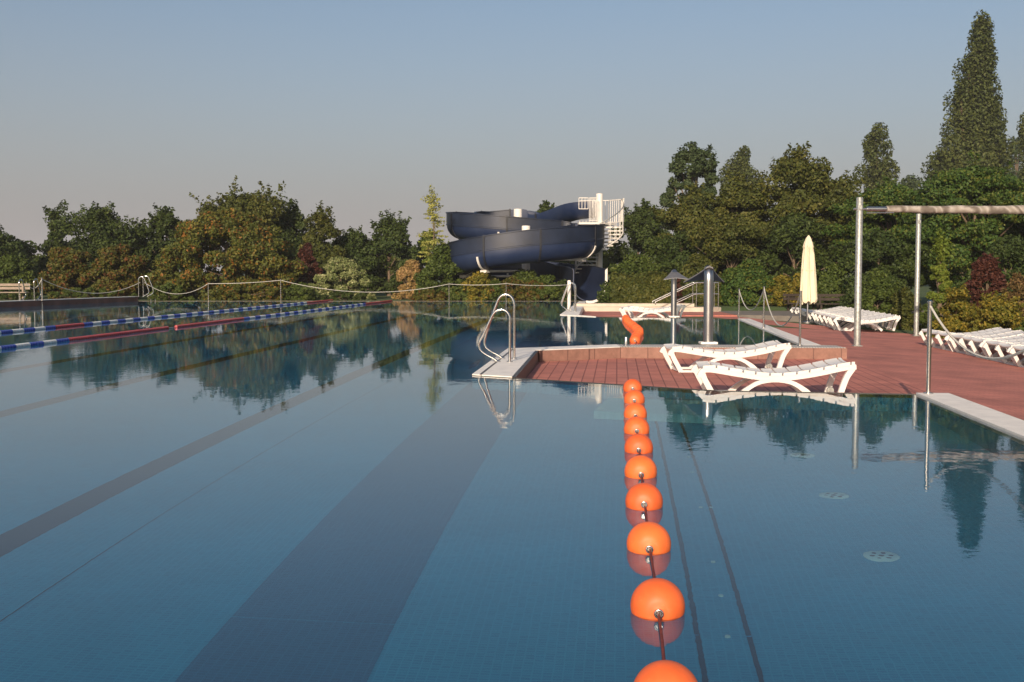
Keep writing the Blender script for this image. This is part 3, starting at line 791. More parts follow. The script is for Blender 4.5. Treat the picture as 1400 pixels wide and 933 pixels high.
# ------------------------------------------------------------------ water spouts
def spout(x, y, z, rz_, label):
    t = thing('water_spout', label, 'pool shower', (x, y, z), rz_, 'swan neck water spouts')
    MB().box((0, 0, 0.02), (0.32, 0.32, 0.04), bev=0.006).build('base_plate', 'coping', t)
    pts = [(0, 0, 0.03), (0, 0, 1.2), (0, 0.0, 1.30), (0, 0.03, 1.39), (0, 0.10, 1.45)]
    MB().tube(pts, [0.093, 0.093, 0.093, 0.09, 0.07], 24).build('pole', 'steel_b', t, 60)
    # fan hood: rises from the neck and spreads forward and down
    rows = []
    for k in range(9):
        s = k / 8; yy = -0.06 + 0.60 * s; hw = 0.07 + 0.33 * s ** 1.25; zt = 1.495 - 0.25 * s
        row = []
        for j in range(13):
            q = -1 + 2 * j / 12; row.append((q * hw, yy, zt - (0.03 + 0.02 * s) * abs(q) ** 1.25))
        rows.append(row)
    vs = [p for r in rows for p in r]; n1 = len(vs); vs += [(p[0], p[1], p[2] - 0.025 - (0.05 if 0 else 0)) for p in vs]
    fs = []
    for i in range(8):
        for j in range(12):
            a = i * 13 + j; q = (a, a + 1, a + 14, a + 13); fs.append(q); fs.append(tuple(v + n1 for v in q[::-1]))
    for j in range(12):
        fs.append((j, j + 1, j + 1 + n1, j + n1)); a = 8 * 13 + j; fs.append((a, a + 1, a + 1 + n1, a + n1))
    for i in range(8):
        for a in (i * 13, i * 13 + 12): fs.append((a, a + 13, a + 13 + n1, a + n1))
    MB().add(vs, fs).build('hood', 'hood', t, 40)
    return t
spout(xd(965, 22.0), 21.75, 0.02, 0, 'near stainless water spout with its hood turned away, behind the loungers')
spout(xd(921, 35.6), 35.6, -0.02, math.pi, 'far stainless water spout with grey triangular hood facing the camera')

# ------------------------------------------------------------------ big galvanised posts with rolled awning
def gpost(x, y, z, h, r, label):
    t = thing('awning_post', label, 'post', (x, y, z), group='galvanised awning posts')
    MB().lathe([(r, 0), (r, h), (r * .9, h + .01), (0, h + .01)], 24).build('pole', 'galv', t, 40)
    MB().box((0, 0, 0.008), (r * 2.6, r * 2.6, 0.016)).build('base_plate', 'galv', t)
    MB().box((0.0, -r - 0.01, h - 0.22), (0.05, 0.04, 0.10)).build('bracket', 'galv', t)
    return t
g1 = (xd(1172, 25.6), 25.6); g1z = deckz(*g1)
gpost(g1[0], g1[1], g1z, 3.06 - g1z, 0.075, 'nearer tall galvanised post carrying the rolled awning')
g2 = (xd(1253, 32.4), 32.4); g2z = deckz(*g2)
gpost(g2[0], g2[1], g2z, zd(293, 32.4) - g2z, 0.07, 'farther galvanised post standing behind the lounger rows')
zb = zd(286.5, 25.7)
t = thing('rolled_awning', 'rolled grey brown awning on a steel bar under the sky, top right', 'awning', (g1[0], g1[1] - 0.02, zb))
MB().tube([(-0.14, -0.0, 0), (0.62, 0.02, 0)], 0.028, 12).build('bar', 'steel_b', t, 60)
MB().tube([(0.16, 0.01, 0.004), (0.6, 0.02, 0.004)], 0.055, 14).build('sleeve', 'steel_b', t, 60)
pp = [(0.6 + k * 0.2, 0.02 + k * 0.022, 0.006 * math.sin(k * 0.9)) for k in range(36)]
MB().tube(pp, [0.075 + 0.03 * min(1, k / 20) + 0.005 * math.sin(k * 1.7) for k in range(36)], 20).build('cloth_roll', 'roll', t, 60)
MB().tube([(0.14, -0.05, -0.09), (0.75, -0.05, -0.085)], 0.009, 6).build('tie_rod', 'steel', t, 60)

# ------------------------------------------------------------------ handrail by the far path
t = thing('stair_handrail', 'double steel handrail sloping up beside the cream wall', 'handrail', (xd(899, 44.2), 44.9, 0.0))
x0 = 0; x1 = (955 - 899) / F * 45; x2 = (985 - 899) / F * 45
for k, yy in enumerate((0, 0.9)):
    MB().tube(crom([(x0, yy, 0.1), (x0 + 0.02, yy, 0.2), (x0 + .12, yy, 0.27), (x1 - .1, yy, 0.93), (x1 + .05, yy, 0.97), (x2, yy, 0.97)], 5), 0.024, 8).build('top_rail', 'steel', t, 60)
    MB().tube([(x1 - 0.9, yy, 0.12), (x1 - .1, yy, 0.50), (x1 + .05, yy, 0.53), (x2, yy, 0.53)], 0.02, 8).build('middle_rail', 'steel', t, 60)
    MB().tube([(x1, yy, -0.1), (x1, yy, 0.96)], 0.022, 8).build('post', 'steel', t, 60)
    MB().tube([(x2, yy, -0.1), (x2, yy, 0.97)], 0.022, 8).build('post', 'steel', t, 60)

# ------------------------------------------------------------------ water slide
def P(px, d, z): return (xd(px, d, z), d, z)
path = [(812, 51.5, 3.86, .68), (790, 51.7, 3.79, .68), (765, 52.6, 3.60, .63), (738, 53.3, 3.40, .62), (720, 53.6, 3.36, .92), (668, 53.8, 3.18, 1.0), (641, 53.0, 3.06, 1.1), (630, 51.6, 2.93, 1.12), (645, 50.3, 2.80, 1.12), (685, 49.7, 2.66, 1.12),
        (730, 49.8, 2.50, 1.15), (770, 50.2, 2.36, 1.2), (798, 49.8, 2.22, 1.25), (805, 48.4, 2.10, 1.28), (785, 47.2, 1.98, 1.28), (750, 46.5, 1.86, 1.28), (710, 46.3, 1.74, 1.27), (670, 46.5, 1.58, 1.24), (640, 47.2, 1.42, 1.2),
        (632, 48.6, 1.26, 1.2), (650, 49.9, 1.08, 1.2), (690, 50.6, 0.88, 1.2), (735, 50.5, 0.68, 1.2), (775, 49.8, 0.42, 1.25), (798, 48.6, 0.2, 1.28), (806, 47.3, 0.06, 1.28), (808, 46.45, 0.03, 1.28)]
path = [(px, d * 1.2, 1.4 + (z - 1.4) * 1.2, H * 1.2) for px, d, z, H in path[:-3]] + [(794, 57.4, 0.16, 1.46), (803, 55.2, 0.05, 1.46), (806, 53.2, 0.03, 1.45)]
raw = [(*P(px, d, z), H) for px, d, z, H in path]
sm = crom(raw, 5)
slide = thing('water_slide', 'large dark blue spiral water slide with white columns and stair, behind the pool', 'water slide', (raw[12][0] - 2, 60, 0))
so = slide.location
WID = 0.73
def prof(w, H, e=0.0):
    pts = [(-w, H)] + [(-w, w + (H - w) * 0.5)] if H > w else [(-w, H)]
    pts = [(-w - e, H + e)]
    m = 14
    hh = max(H - 0.02, 0.05); rad = min(w, hh)
    for k in range(m + 1):
        a = math.pi + math.pi * k / m
        pts.append(((w + e) * math.cos(a), rad + (rad + e) * math.sin(a)))
    pts.append((w + e, H + e)); return pts
def frame(i):
    a = Vector(sm[max(0, i - 1)][:3]); c = Vector(sm[min(len(sm) - 1, i + 1)][:3]); tt = (c - a); tt.z = 0; tt.normalize()
    return Vector(sm[i][:3]) - so, Vector((tt.y, -tt.x, 0)), tt
def trough(i0, i1, e0, e1, shift=0.0, lo=0.0, hi=1.0):
    """solid shell between profiles offset e0 (inside) and e1 (outside)"""
    vs, fs = [], []; m = None
    for i in range(i0, i1 + 1):
        p, sd, tt = frame(i); H = sm[i][3]
        inn = prof(WID, H, e0); out = prof(WID, H, e1)
        if hi < 1.0 or lo > 0:
            k = len(inn); a, c = int(lo * (k - 1)), int(hi * (k - 1)); inn = inn[a:c + 1]; out = out[a:c + 1]
        ring = inn + out[::-1]; m = len(ring)
        for (s, z) in ring: vs.append(tuple(p + sd * s + Vector((0, 0, z))))
    k = i1 - i0
    for i in range(k):
        for j in range(m):
            fs.append((i * m + j, i * m + (j + 1) % m, (i + 1) * m + (j + 1) % m, (i + 1) * m + j))
    h2 = m // 2
    for e, o in ((0, 0), (k, k * m)):
        for j in range(h2 - 1):
            q = (o + j, o + j + 1, o + m - 2 - j, o + m - 1 - j); fs.append(q if e == 0 else q[::-1])
    return MB().add(vs, fs)
joints = [0, 14, 22, 30, 38, 46, 54, 61, 68, 77, 85, 93, 101, 109, 117, len(sm) - 1]
for a, c in zip(joints, joints[1:]):
    trough(a, c, 0.0, 0.035).build('trough', 'navy', slide, 35)
for jn in joints[1:-1]:
    b = MB(); p, sd, tt = frame(jn); H = sm[jn][3]; inn = prof(WID, H, 0.03); out = prof(WID, H, 0.085); vs = []
    for s_ in (-0.045, 0.045):
        vs += [tuple(p + sd * x + Vector((0, 0, z)) + tt * s_) for x, z in inn + out[::-1]]
    m = len(inn) * 2; fs = [(j, (j + 1) % m, (j + 1) % m + m, j + m) for j in range(m)]
    h2 = m // 2
    for o in (0, m):
        for j in range(h2 - 1): fs.append((o + j, o + j + 1, o + m - 2 - j, o + m - 1 - j))
    b.add(vs, fs).build('flange', 'blackflange', slide)
# upper side panels outside (faded) and the seam strip they sit on
for side in (-1, 1):
    for a, c in list(zip(joints, joints[1:]))[2:]:
        vs, fs = [], []
        for i in range(a, c + 1):
            p, sd, tt = frame(i); H = sm[i][3]
            z0 = H * 0.52
            for x, z in ((WID + 0.036, z0), (WID + 0.075, z0), (WID + 0.075, z0 + .05), (WID + .05, z0 + .07), (WID + 0.05, H + 0.0), (WID + 0.09, H + 0.01), (WID + 0.09, H + 0.055), (WID - 0.01, H + 0.055), (WID - .01, H + .036), (WID + .036, H + .036)):
                vs.append(tuple(p + sd * x * side + Vector((0, 0, z))))
        m = 10; k = c - a
        for i in range(k):
            for j in range(m): fs.append((i * m + j, i * m + (j + 1) % m, (i + 1) * m + (j + 1) % m, (i + 1) * m + j))
        fs.append(tuple(range(m))); fs.append(tuple(k * m + j for j in range(m))[::-1])
        MB().add(vs, fs).build('side_panel', 'navy_pale', slide, 35)
# white end rim
RIMS = 1
p, sd, tt = frame(len(sm) - 1); H = sm[-1][3]; inn = prof(WID, H, -0.01); out = prof(WID, H, 0.10)
vs = []
for s_ in (0.0, 0.10): vs += [tuple(p + sd * x + Vector((0, 0, z)) + tt * s_) for x, z in inn + out[::-1]]
inn = inn[:-7]; out = out[:-7]; vs = []
for s_ in (0.0, 0.10): vs += [tuple(p + sd * (x * RIMS) + Vector((0, 0, z)) + tt * s_) for x, z in inn + out[::-1]]
m = len(inn) * 2; fs = [(j, (j + 1) % m, (j + 1) % m + m, j + m) for j in range(m)]
for o in (0, m):
    for j in range(m // 2 - 1): fs.append((o + j, o + j + 1, o + m - 2 - j, o + m - 1 - j))
MB().add(vs, fs).build('end_rim', 'whitepaint', slide)
# columns, cradles and arms
cols = [(708, 61.9, zd(286, 61.9), 0.225), (719, 57.9, zd(309, 57.9), 0.215)]
cpos = []
for px, d, top, r in cols:
    x = xd(px, d); cpos.append((x - so.x, d - so.y))
    MB().lathe([(r * 1.6, -0.05), (r * 1.6, 0.03), (r, 0.04), (r, top - .02), (r * .93, top), (0, top)], 22, (x - so.x, d - so.y, 0)).build('column', 'whitepaint', slide, 40)
for i, ci in ((33, 0), (45, 0), (62, 1), (68, 1), (86, 1), (93, 1), (19, 0), (105, 0)):
    p, sd, tt = frame(i); H = sm[i][3]
    cx, cy = cpos[ci]; to = Vector((cx - p.x, cy - p.y, 0)); s = 1 if to.dot(sd) > 0 else -1
    outp = prof(WID, H, 0.09); k = len(outp)
    idx = range(2, k - 2)
    b = MB().strip([tuple(p + sd * outp[j][0] + Vector((0, 0, outp[j][1]))) for j in idx], 0.10, 0.05, tt)
    b.build('cradle', 'whitepaint', slide, 40)
    a0 = p + Vector((0, 0, -0.14)); MB().tube([tuple(a0), (cx, cy, a0.z)], 0.06, 10).build('support_arm', 'whitepaint', slide, 60)
    MB().box(tuple(p + Vector((0, 0, -0.16))), (0.34, 0.34, 0.12), math.atan2(tt.y, tt.x)).build('bracket', 'whitepaint', slide)
# spiral stair with platform
sx, sy = xd(819, 60.2) , 60.2
T = (sx - so.x, sy - so.y)
topz = zd(265, 60.2); pz = zd(305, 60.2)
MB().lathe([(0.3, -.05), (0.3, 0.03), (0.18, 0.04), (0.18, topz - .02), (0.17, topz), (0, topz)], 20, (T[0], T[1], 0)).build('stair_column', 'whitepaint', slide, 40)
RO = 1.27
nst = 19; a_top = R(9); turn = R(-16 * 19)
def sp(k): return a_top + turn * (k / nst)
for k in range(1, nst + 1):
    a = sp(k); a2 = a + R(27); z = pz - k * (pz / (nst + 1)) 
    vs = []
    for zz in (z - 0.07, z):
        for (r_, an) in ((0.14, a), (RO, a), (RO, (a + a2) / 2), (RO, a2), (0.14, a2)):
            vs.append((T[0] + r_ * math.cos(an), T[1] + r_ * math.sin(an), zz))
    fs = [(4, 3, 2, 1, 0), (5, 6, 7, 8, 9)] + [(j, (j + 1) % 5, (j + 1) % 5 + 5, j + 5) for j in range(5)]
    MB().add(vs, fs).build('tread', 'whitepaint', slide)
    b = MB()
    for an in (a + R(4), a + R(16)):
        x, y = T[0] + RO * math.cos(an), T[1] + RO * math.sin(an); b.tube([(x, y, z - 0.1), (x, y, z + 1.25)], 0.013, 6)
    b.build('baluster', 'whitepaint', slide)
MB().tube([(T[0] + RO * math.cos(sp(k) + R(8)), T[1] + RO * math.sin(sp(k) + R(8)), pz - k * (pz / (nst + 1)) + 1.27) for k in [j * 0.25 for j in range(0, nst * 4 + 1)]], 0.028, 8).build('stair_rail', 'galv', slide, 60)
MB().tube([(T[0] + RO * math.cos(sp(k) + R(8)), T[1] + RO * math.sin(sp(k) + R(8)), pz - k * (pz / (nst + 1)) - 0.12) for k in [j * 0.25 for j in range(0, nst * 4 + 1)]], 0.03, 8).build('stringer', 'whitepaint', slide, 60)
# platform: from the column left to the start of the slide
plx0 = xd(790, 60.2) - so.x
pts = [(plx0, T[1] - 0.65), (T[0] + 0.1, T[1] - 0.65), (T[0] + 0.9, T[1] + 0.6), (T[0] + .6, T[1] + 1.5), (plx0, T[1] + 1.9)]
n = len(pts); MB().add([(x, y, z) for z in (pz - 0.1, pz) for x, y in pts], [tuple(range(n))[::-1], tuple(range(n, 2 * n))] + [(i, (i + 1) % n, (i + 1) % n + n, i + n) for i in range(n)]).build('platform', 'whitepaint', slide)
MB().box(((plx0 + T[0]) / 2 + 0.1, T[1], pz - 0.2), (1.0, 0.12, 0.18)).build('platform_beam', 'whitepaint', slide)
rh = 1.27
def panel(a, c, n, low=0.08):
    b = MB(); a = Vector(a); c = Vector(c)
    for k in range(n + 1):
        p = a.lerp(c, k / n); b.tube([(p.x, p.y, pz + low), (p.x, p.y, pz + rh)], 0.016, 6)
    b.tube([(a.x, a.y, pz + low), (c.x, c.y, pz + low)], 0.022, 6); b.tube([(a.x, a.y, pz + rh), (c.x, c.y, pz + rh)], 0.026, 6)
    b.build('railing_panel', 'whitepaint', slide)
panel((plx0 + .55, T[1] - 0.65), (T[0] - .15, T[1] - 0.65), 6)
panel((plx0, T[1] - 0.65), (plx0 + .48, T[1] - 0.65), 3, 0.7)
panel((plx0 + .2, T[1] + 1.85), (T[0] + .6, T[1] + 1.5), 9)
panel((T[0] + 0.6, T[1] + 1.5), (T[0] + 1.2, T[1] + 0.7), 6)
panel((T[0] + 1.2, T[1] + 0.7), (T[0] + 1.28, T[1] - 0.1), 5)

# ------------------------------------------------------------------ benches
def bench(x, y, z, rz_, label, mat, L=1.8, group=None):
    t = thing('park_bench', label, 'bench', (x, y, z), rz_, group)
    b = MB(); [b.box((0, -0.2 + k * 0.14, 0.44), (L, 0.11, 0.04)) for k in range(3)]; b.build('seat', mat, t)
    b = MB(); [b.box((0, 0.24 + k * .02, 0.62 + k * 0.15), (L, 0.035, 0.11)) for k in range(2)]; b.build('backrest', mat, t)
    for s in (-1, 1):
        b = MB(); b.box((s * L * .36, -0.17, 0.2), (0.07, 0.07, 0.43)); b.box((s * L * .36, 0.22, 0.4), (0.07, 0.06, 0.8)); b.box((s * L * .36, 0.02, 0.40), (0.07, 0.4, 0.06)); b.build('leg', mat, t)
    return t
bench(xd(4, 50), 50.0, 0.06, R(4), 'weathered wooden bench on the left terrace behind the brown wall', 'wood', 2.2)
bench(xd(1098, 45.5), 45.5, -0.3, R(10), 'dark wooden bench behind the lounger row, left of two', 'darkwood', 1.5, 'dark benches in the shade')
bench(xd(1140, 44.8), 44.8, -0.3, R(-8), 'dark wooden bench behind the lounger row, right of two', 'darkwood', 1.4, 'dark benches in the shade')

# ------------------------------------------------------------------ trees and shrubs
ENV = {
 'round': lambda t: np.clip(1 - np.abs(2 * t - 0.9) ** 2.2, 0, 1) ** 0.5,
 'dome': lambda t: np.clip(1 - t ** 2.2, 0, 1) ** 0.55,
 'cone': lambda t: np.clip((1 - t), 0, 1) ** 0.75 * np.clip(t * 5 + 0.45, 0, 1),
 'poplar': lambda t: np.clip(1 - t, 0, 1) ** 0.33 * np.clip(t * 4 + 0.6, 0, 1),
 'spread': lambda t: np.clip(1 - t ** 3, 0, 1) ** 0.5 * np.clip(t * 2.2 + 0.35, 0, 1),
}
def leaf_mesh(name, cen, out, size, mat, up=0.25, elong=0.62):
    n = len(cen)
    nr = rng.normal(size=(n, 3)); nr /= np.linalg.norm(nr, axis=1, keepdims=True)
    nrm = out * 0.75 + nr * 0.8 + np.array([0, 0, up]); nrm /= np.linalg.norm(nrm, axis=1, keepdims=True) + 1e-9
    a = np.cross(nrm, rng.normal(size=(n, 3))); a /= np.linalg.norm(a, axis=1, keepdims=True) + 1e-9
    b = np.cross(nrm, a); s = (size * rng.uniform(0.6, 1.25, size=(n, 1)))
    a = a * s; b = b * s * elong
    v = np.stack([cen - a, cen - a * 0.1 - b, cen + a, cen - a * 0.1 + b], axis=1).reshape(-1, 3).astype(np.float32)
    me = bpy.data.meshes.new(name)
    me.vertices.add(4 * n); me.vertices.foreach_set('co', v.ravel())
    me.loops.add(4 * n); me.loops.foreach_set('vertex_index', np.arange(4 * n, dtype=np.int32))
    me.polygons.add(n); me.polygons.foreach_set('loop_start', np.arange(0, 4 * n, 4, dtype=np.int32)); me.polygons.foreach_set('loop_total', np.full(n, 4, dtype=np.int32))
    me.update(calc_edges=True); me.validate(); me.materials.append(mat); return me

def plant(name, label, cat, px, d, wpx, top, env, mat, n=7000, leaf=0.13, clear=0.0, depth=None, gap=0.55, flat=0.8, nc=None, group=None, crown='crown', stem='trunk', base=None, trunk_r=None, spires=1, bias=0.45, lump=0.28, wisp=0, sp=None):
    n = int(n * 1.9); leaf *= 0.75
    x = xd(px, d); H = zd(top, d); z0 = gz(x, d) if base is None else base; H -= z0
    Rr = wpx * d / F / 2; Rd = depth if depth else Rr
    t = thing(name, label, cat, (x, d, z0), rng.uniform(0, 0.3), group)
    nc = nc or int(26 + 26 * min(3.0, H / 4))
    ch = H - clear
    # clump centres
    ph = rng.uniform(0, 6.28, 6)
    cs = []; tries = 0
    given = sp is not None
    if not given: sp = [(0, 0, 1.0, 1.0)]
    if given: sp = [(a * Rr, b_ * Rr, c, d_) for a, b_, c, d_ in sp]
    elif spires > 1: sp += [(rng.uniform(-.5, .5) * Rr, rng.uniform(-.4, .4) * Rd, rng.uniform(0.45, 0.8), 0.6) for _ in range(spires - 1)]
    while len(cs) < nc:
        sx_, sy_, sh, sw = (sp[int(rng.integers(len(sp)))] if given else sp[len(cs) % len(sp)]) if (given or spires > 1) and rng.random() < (.8 if given else .6) else sp[0]
        tt = rng.random() ** (1.15 if env == 'dome' else 0.9); an = rng.uniform(0, 2 * math.pi)
        e = float(ENV[env](np.array(tt))) * (1 + lump * math.sin(3 * an + ph[0] + 5 * tt) * math.sin(7 * tt + ph[1]) + lump * .6 * math.sin(5 * an + ph[2]))
        rr = e * rng.random() ** bias * sw
        kk = 0.92 if env in ('dome', 'round', 'spread') else 0.88
        cs.append((sx_ + rr * Rr * math.cos(an) * kk, sy_ + rr * Rd * math.sin(an) * kk, clear + tt * ch * sh * (1.0 if env == 'poplar' else 0.95), rng.uniform(0.6, 1.3) * ((0.45 + 0.6 * min(1, e)) if env in ('poplar', 'cone') else 1.0)))
    cs = np.array(cs)
    cr = gap * min(max(Rr, Rd) , max(H, 0.5) * 0.6) * 0.5
    if env == 'poplar': cr = gap * Rr * 0.62
    w = cs[:, 3] ** 2.2; idx = rng.choice(len(cs), size=n, p=w / w.sum())
    dr = rng.normal(size=(n, 3)); dr /= np.linalg.norm(dr, axis=1, keepdims=True)
    dr[:, 2] = dr[:, 2] * 0.9 + 0.08
    rad = cr * cs[idx, 3:4] * (1 - 0.55 * rng.random((n, 1)) ** 1.5)
    sc = np.array([1, 1, flat if env != 'poplar' else 1.7])
    cen = cs[idx, :3] + dr * rad * sc
    if wisp:                      # leafy twigs that stick out of the outline
        top_i = np.argsort(cs[:, 2] + 0.6 * np.hypot(cs[:, 0], cs[:, 1]))[::-1][:max(6, len(cs) // 3)]
        ex, eo = [], []
        for _ in range(int(10 + 8 * wisp)):
            c0 = cs[rng.choice(top_i), :3]; dv = c0 / (np.linalg.norm(c0) + 1e-6) * np.array([1, 1, .7]) + rng.normal(size=3) * .45 + np.array([0, 0, .12]); dv /= np.linalg.norm(dv)
            Ln = cr * (0.95 + 0.55 * wisp * rng.random()); m_ = int(26 + 14 * wisp)
            tt_ = rng.random((m_, 1)); pos = c0 + dv * (0.3 * cr + Ln * tt_) + rng.normal(size=(m_, 3)) * leaf * (0.5 + 1.3 * (1 - tt_))
            ex.append(pos); eo.append(np.repeat(dv[None], m_, 0))
        cen = np.vstack([cen] + ex); dr = np.vstack([dr] + eo)
    body = np.array([0, 0, clear + ch * 0.45]); o2 = cen - body; o2 /= np.linalg.norm(o2, axis=1, keepdims=True) + 1e-9
    out = dr * 0.65 + o2 * 0.35
    keep = cen[:, 2] > 0.02; cen, out = cen[keep], out[keep]
    me = leaf_mesh(crown, cen, out, leaf, LF[mat])
    link(bpy.data.objects.new(crown, me), t)
    # trunk and limbs
    tr = trunk_r or (0.03 + 0.022 * H)
    b = MB(); zt = max(clear + ch * 0.8, 0.3)
    if env == 'dome' and H < 4: zt = H * .6
    pts = [(0.04 * math.sin(k * 1.3) * k * .3, 0.04 * math.cos(k) * k * .3, -0.05 + zt * k / 6) for k in range(7)]
    b.tube(pts, [tr * (1.25 if k == 0 else 1 - 0.13 * k) for k in range(7)], 8)
    lim = rng.choice(len(cs), size=min(len(cs), 14), replace=False)
    for i in lim:
        c = cs[i, :3]; h0 = max(0.1, min(zt * .95, c[2] * 0.6)); s0 = Vector((0, 0, h0)); e0 = Vector(c); mid = s0.lerp(e0, .5) + Vector((0, 0, -0.05 * (e0 - s0).length))
        b.tube([s0, mid, e0], [tr * .35, tr * .22, tr * .08], 5)
    b.build(stem, 'bark', t, 60)
    return t
def tree(label, *a, **k): return plant(k.pop('name', 'tree'), label, k.pop('cat', 'tree'), *a, **k)
def shrub(label, *a, **k):
    if a[4] == 'dome':
        for kk, vv in (('nc', 75), ('gap', .55), ('lump', .14)): k.setdefault(kk, vv)
    k.setdefault('group', 'shrubs around the pools'); return plant(k.pop('name', 'shrub'), label, k.pop('cat', 'shrub'), *a, crown='foliage', stem='stem', **k)
GL = 'trees beyond the left pool'; GR = 'trees beyond the right deck'

# left, far to near
tree('dark loose leaved tree at the far left edge', -8, 68, 183, 308, 'round', 'dark', n=9000, leaf=.13, clear=.5, group=GL, wisp=3, gap=.5)
tree('slim dark tree with a wispy sprig, left of the rounded dark tree', 80, 72, 75, 295, 'cone', 'dark', n=4500, leaf=.13, clear=.5, group=GL, wisp=3)
tree('rounded dark green tree standing above the reddish shrubs', 139, 66, 112, 289, 'round', 'dark', n=9000, leaf=.12, clear=1.0, group=GL, wisp=1.5)
tree('dark tree filling the gap left of the orange tinged mass', 192, 70, 85, 312, 'round', 'dark', n=5000, clear=0.2, group=GL)
tree('dark jagged tree just left of the orange tinged mass', 228, 67, 75, 289, 'round', 'dark', n=6000, clear=.5, group=GL, wisp=2.5)
tree('broad dome shaped tree with leaves turning orange', 312, 60, 213, 288, 'dome', 'rusty', n=42000, leaf=.11, group=GL, nc=280, gap=.36, depth=3.6, lump=.12)
tree('airy olive tree rising behind the orange tinged dome', 338, 66, 115, 267, 'round', 'olive', n=8500, leaf=.13, clear=3.0, group=GL, wisp=2.5)
tree('thin dark tree between the dome and the pointed olive tree', 398, 67, 61, 292, 'round', 'dark', n=3800, clear=1.4, group=GL, wisp=3, gap=.7)
tree('pointed olive green tree left of the cream shrub', 440, 65, 95, 287, 'cone', 'olive', n=8500, leaf=.13, clear=.2, group=GL, wisp=1)
tree('round dark tree behind the cream shrub', 488, 67, 85, 319, 'round', 'dark', n=6500, clear=.1, group=GL, wisp=1)
tree('open twiggy tree with ragged crown right of the cream shrub', 532, 67, 75, 307, 'round', 'dark', n=4600, clear=.4, group=GL, wisp=3, gap=.62)
tree('small dark conifer between the ragged tree and the pale one', 578, 72, 34, 334, 'cone', 'dark', n=1600, clear=.8, group=GL, gap=.7, wisp=1.5)
tree('slender pale feathery tree left of the slide', 594, 58, 66, 262, 'cone', 'pale', n=1200, leaf=.075, clear=1.6, group=GL, gap=.62, nc=70, flat=.16, wisp=1, trunk_r=.035, bias=.8)
tree('green leafy tree low behind the lawn gap', 552, 130, 75, 340, 'round', 'mid', n=4500, leaf=.2, clear=.05, group=GL)
shrub('dark red shrub in the shade beside the orange tinged dome', 421, 61, 36, 332, 'dome', 'purple', n=3000, leaf=.11)
shrub('green shrub at the far left behind the bench', 18, 60, 90, 352, 'dome', 'mid', n=7000, leaf=.1, depth=1.5)
shrub('reddish shrub behind the brown wall, left half of the pair', 92, 59, 84, 338, 'dome', 'red', n=10000, leaf=.1, gap=.45)
shrub('reddish shrub behind the brown wall, right half of the pair', 160, 58.5, 88, 335, 'dome', 'red', n=10000, leaf=.1, gap=.45)
shrub('cream variegated round shrub by the far pool end', 466, 58.5, 92, 354, 'dome', 'white', n=11000, leaf=.085, gap=.42)
shrub('pinkish cream shrub right of the lawn gap', 562, 58.5, 42, 356, 'dome', 'pink', n=4500, leaf=.08)
shrub('tall fresh green shrub left of the slide', 606, 57, 72, 338, 'dome', 'mid', n=9500, leaf=.10, wisp=1.5, lump=.3)
shrub('lime green shrub behind the tall green shrub', 588, 60, 40, 318, 'cone', 'lime', n=3500, leaf=.1, wisp=2)
shrub('low dark green shrub under the cream shrub', 412, 56.6, 60, 388, 'dome', 'mid', n=3500, leaf=.09)
for i, (px, w, top, mt, lab) in enumerate([(232, 60, 388, 'mid', 'low green shrub behind the far left ladder'), (340, 110, 383, 'rusty', 'low spreading shrub at the foot of the orange tinged dome'),
        (655, 55, 373, 'yellow', 'low yellowish shrub under the left turn of the slide'), (700, 62, 380, 'red', 'low reddish shrub under the middle of the slide'), (748, 50, 377, 'mid', 'low green shrub left of the slide exit'),
        (632, 44, 389, 'mid', 'low green shrub at the foot of the tall green one'), (727, 50, 384, 'red', 'small reddish shrub between two green ones under the slide'), (770, 26, 384, 'dark', 'small dark shrub beside the slide exit'),
        (676, 40, 385, 'mid', 'small green shrub beneath the slide bracket'), (20, 100, 392, 'dark', 'low dark shrub behind the left bench'), (120, 140, 394, 'mid', 'low green edging shrub before the reddish pair'), (470, 100, 398, 'dark', 'low dark edging before the cream shrub'), (588, 60, 396, 'red', 'low rusty edging shrub before the pinkish shrub')]):
    shrub(lab, px, 55.2 if px > 560 else 55.8, w, top, 'dome', mt, n=int(2600 * w / 50), leaf=.08, depth=.7, lump=.15, gap=.5, group='low shrubs along the far bank')
# behind the slide
tree('dark leafy tree behind the slide, left half', 650, 71, 99, 345, 'round', 'dark', n=6000, clear=0, group='trees behind the slide')
tree('dark leafy tree behind the middle of the slide', 735, 71, 110, 330, 'round', 'dark', n=7000, clear=0, group='trees behind the slide')
tree('thin topped tree peeping above the upper slide run', 745, 75, 44, 281, 'round', 'dark', n=2500, clear=2.0, group='trees behind the slide', wisp=2)
tree('bushy tree behind the spiral stair', 812, 67, 77, 335, 'round', 'mid', n=6500, clear=0, group='trees behind the slide')
tree('broad mixed green tree right of the spiral stair', 882, 66, 104, 284, 'round', 'dark', n=12000, clear=0, group=GR, wisp=1)
tree('distant treetop just right of the spiral stair', 872, 120, 44, 279, 'cone', 'ash', n=2500, leaf=.2, clear=1, group='distant trees')
tree('distant treetop left of the tall ash', 900, 120, 36, 283, 'round', 'ash', n=2200, leaf=.2, clear=1, group='distant trees')
for px, w_, tp, mt, lab in ((30, 120, 338, 'mid', 'broad dark bush far behind the bench'), (120, 130, 330, 'dark', 'broad dark bush behind the reddish pair, left'), (200, 110, 332, 'olive', 'broad olive bush behind the reddish pair, right'), (400, 110, 318, 'olive', 'broad olive bush right of the orange tinged dome'), (470, 110, 326, 'dark', 'broad dark bush far behind the cream shrub'), (520, 60, 334, 'olive', 'olive bush just left of the lawn gap')):
    tree(lab, px, 77, w_, tp, 'dome', mt, n=7000, leaf=.15, group='bushes in the second row beyond the left pool', nc=90, lump=.15)
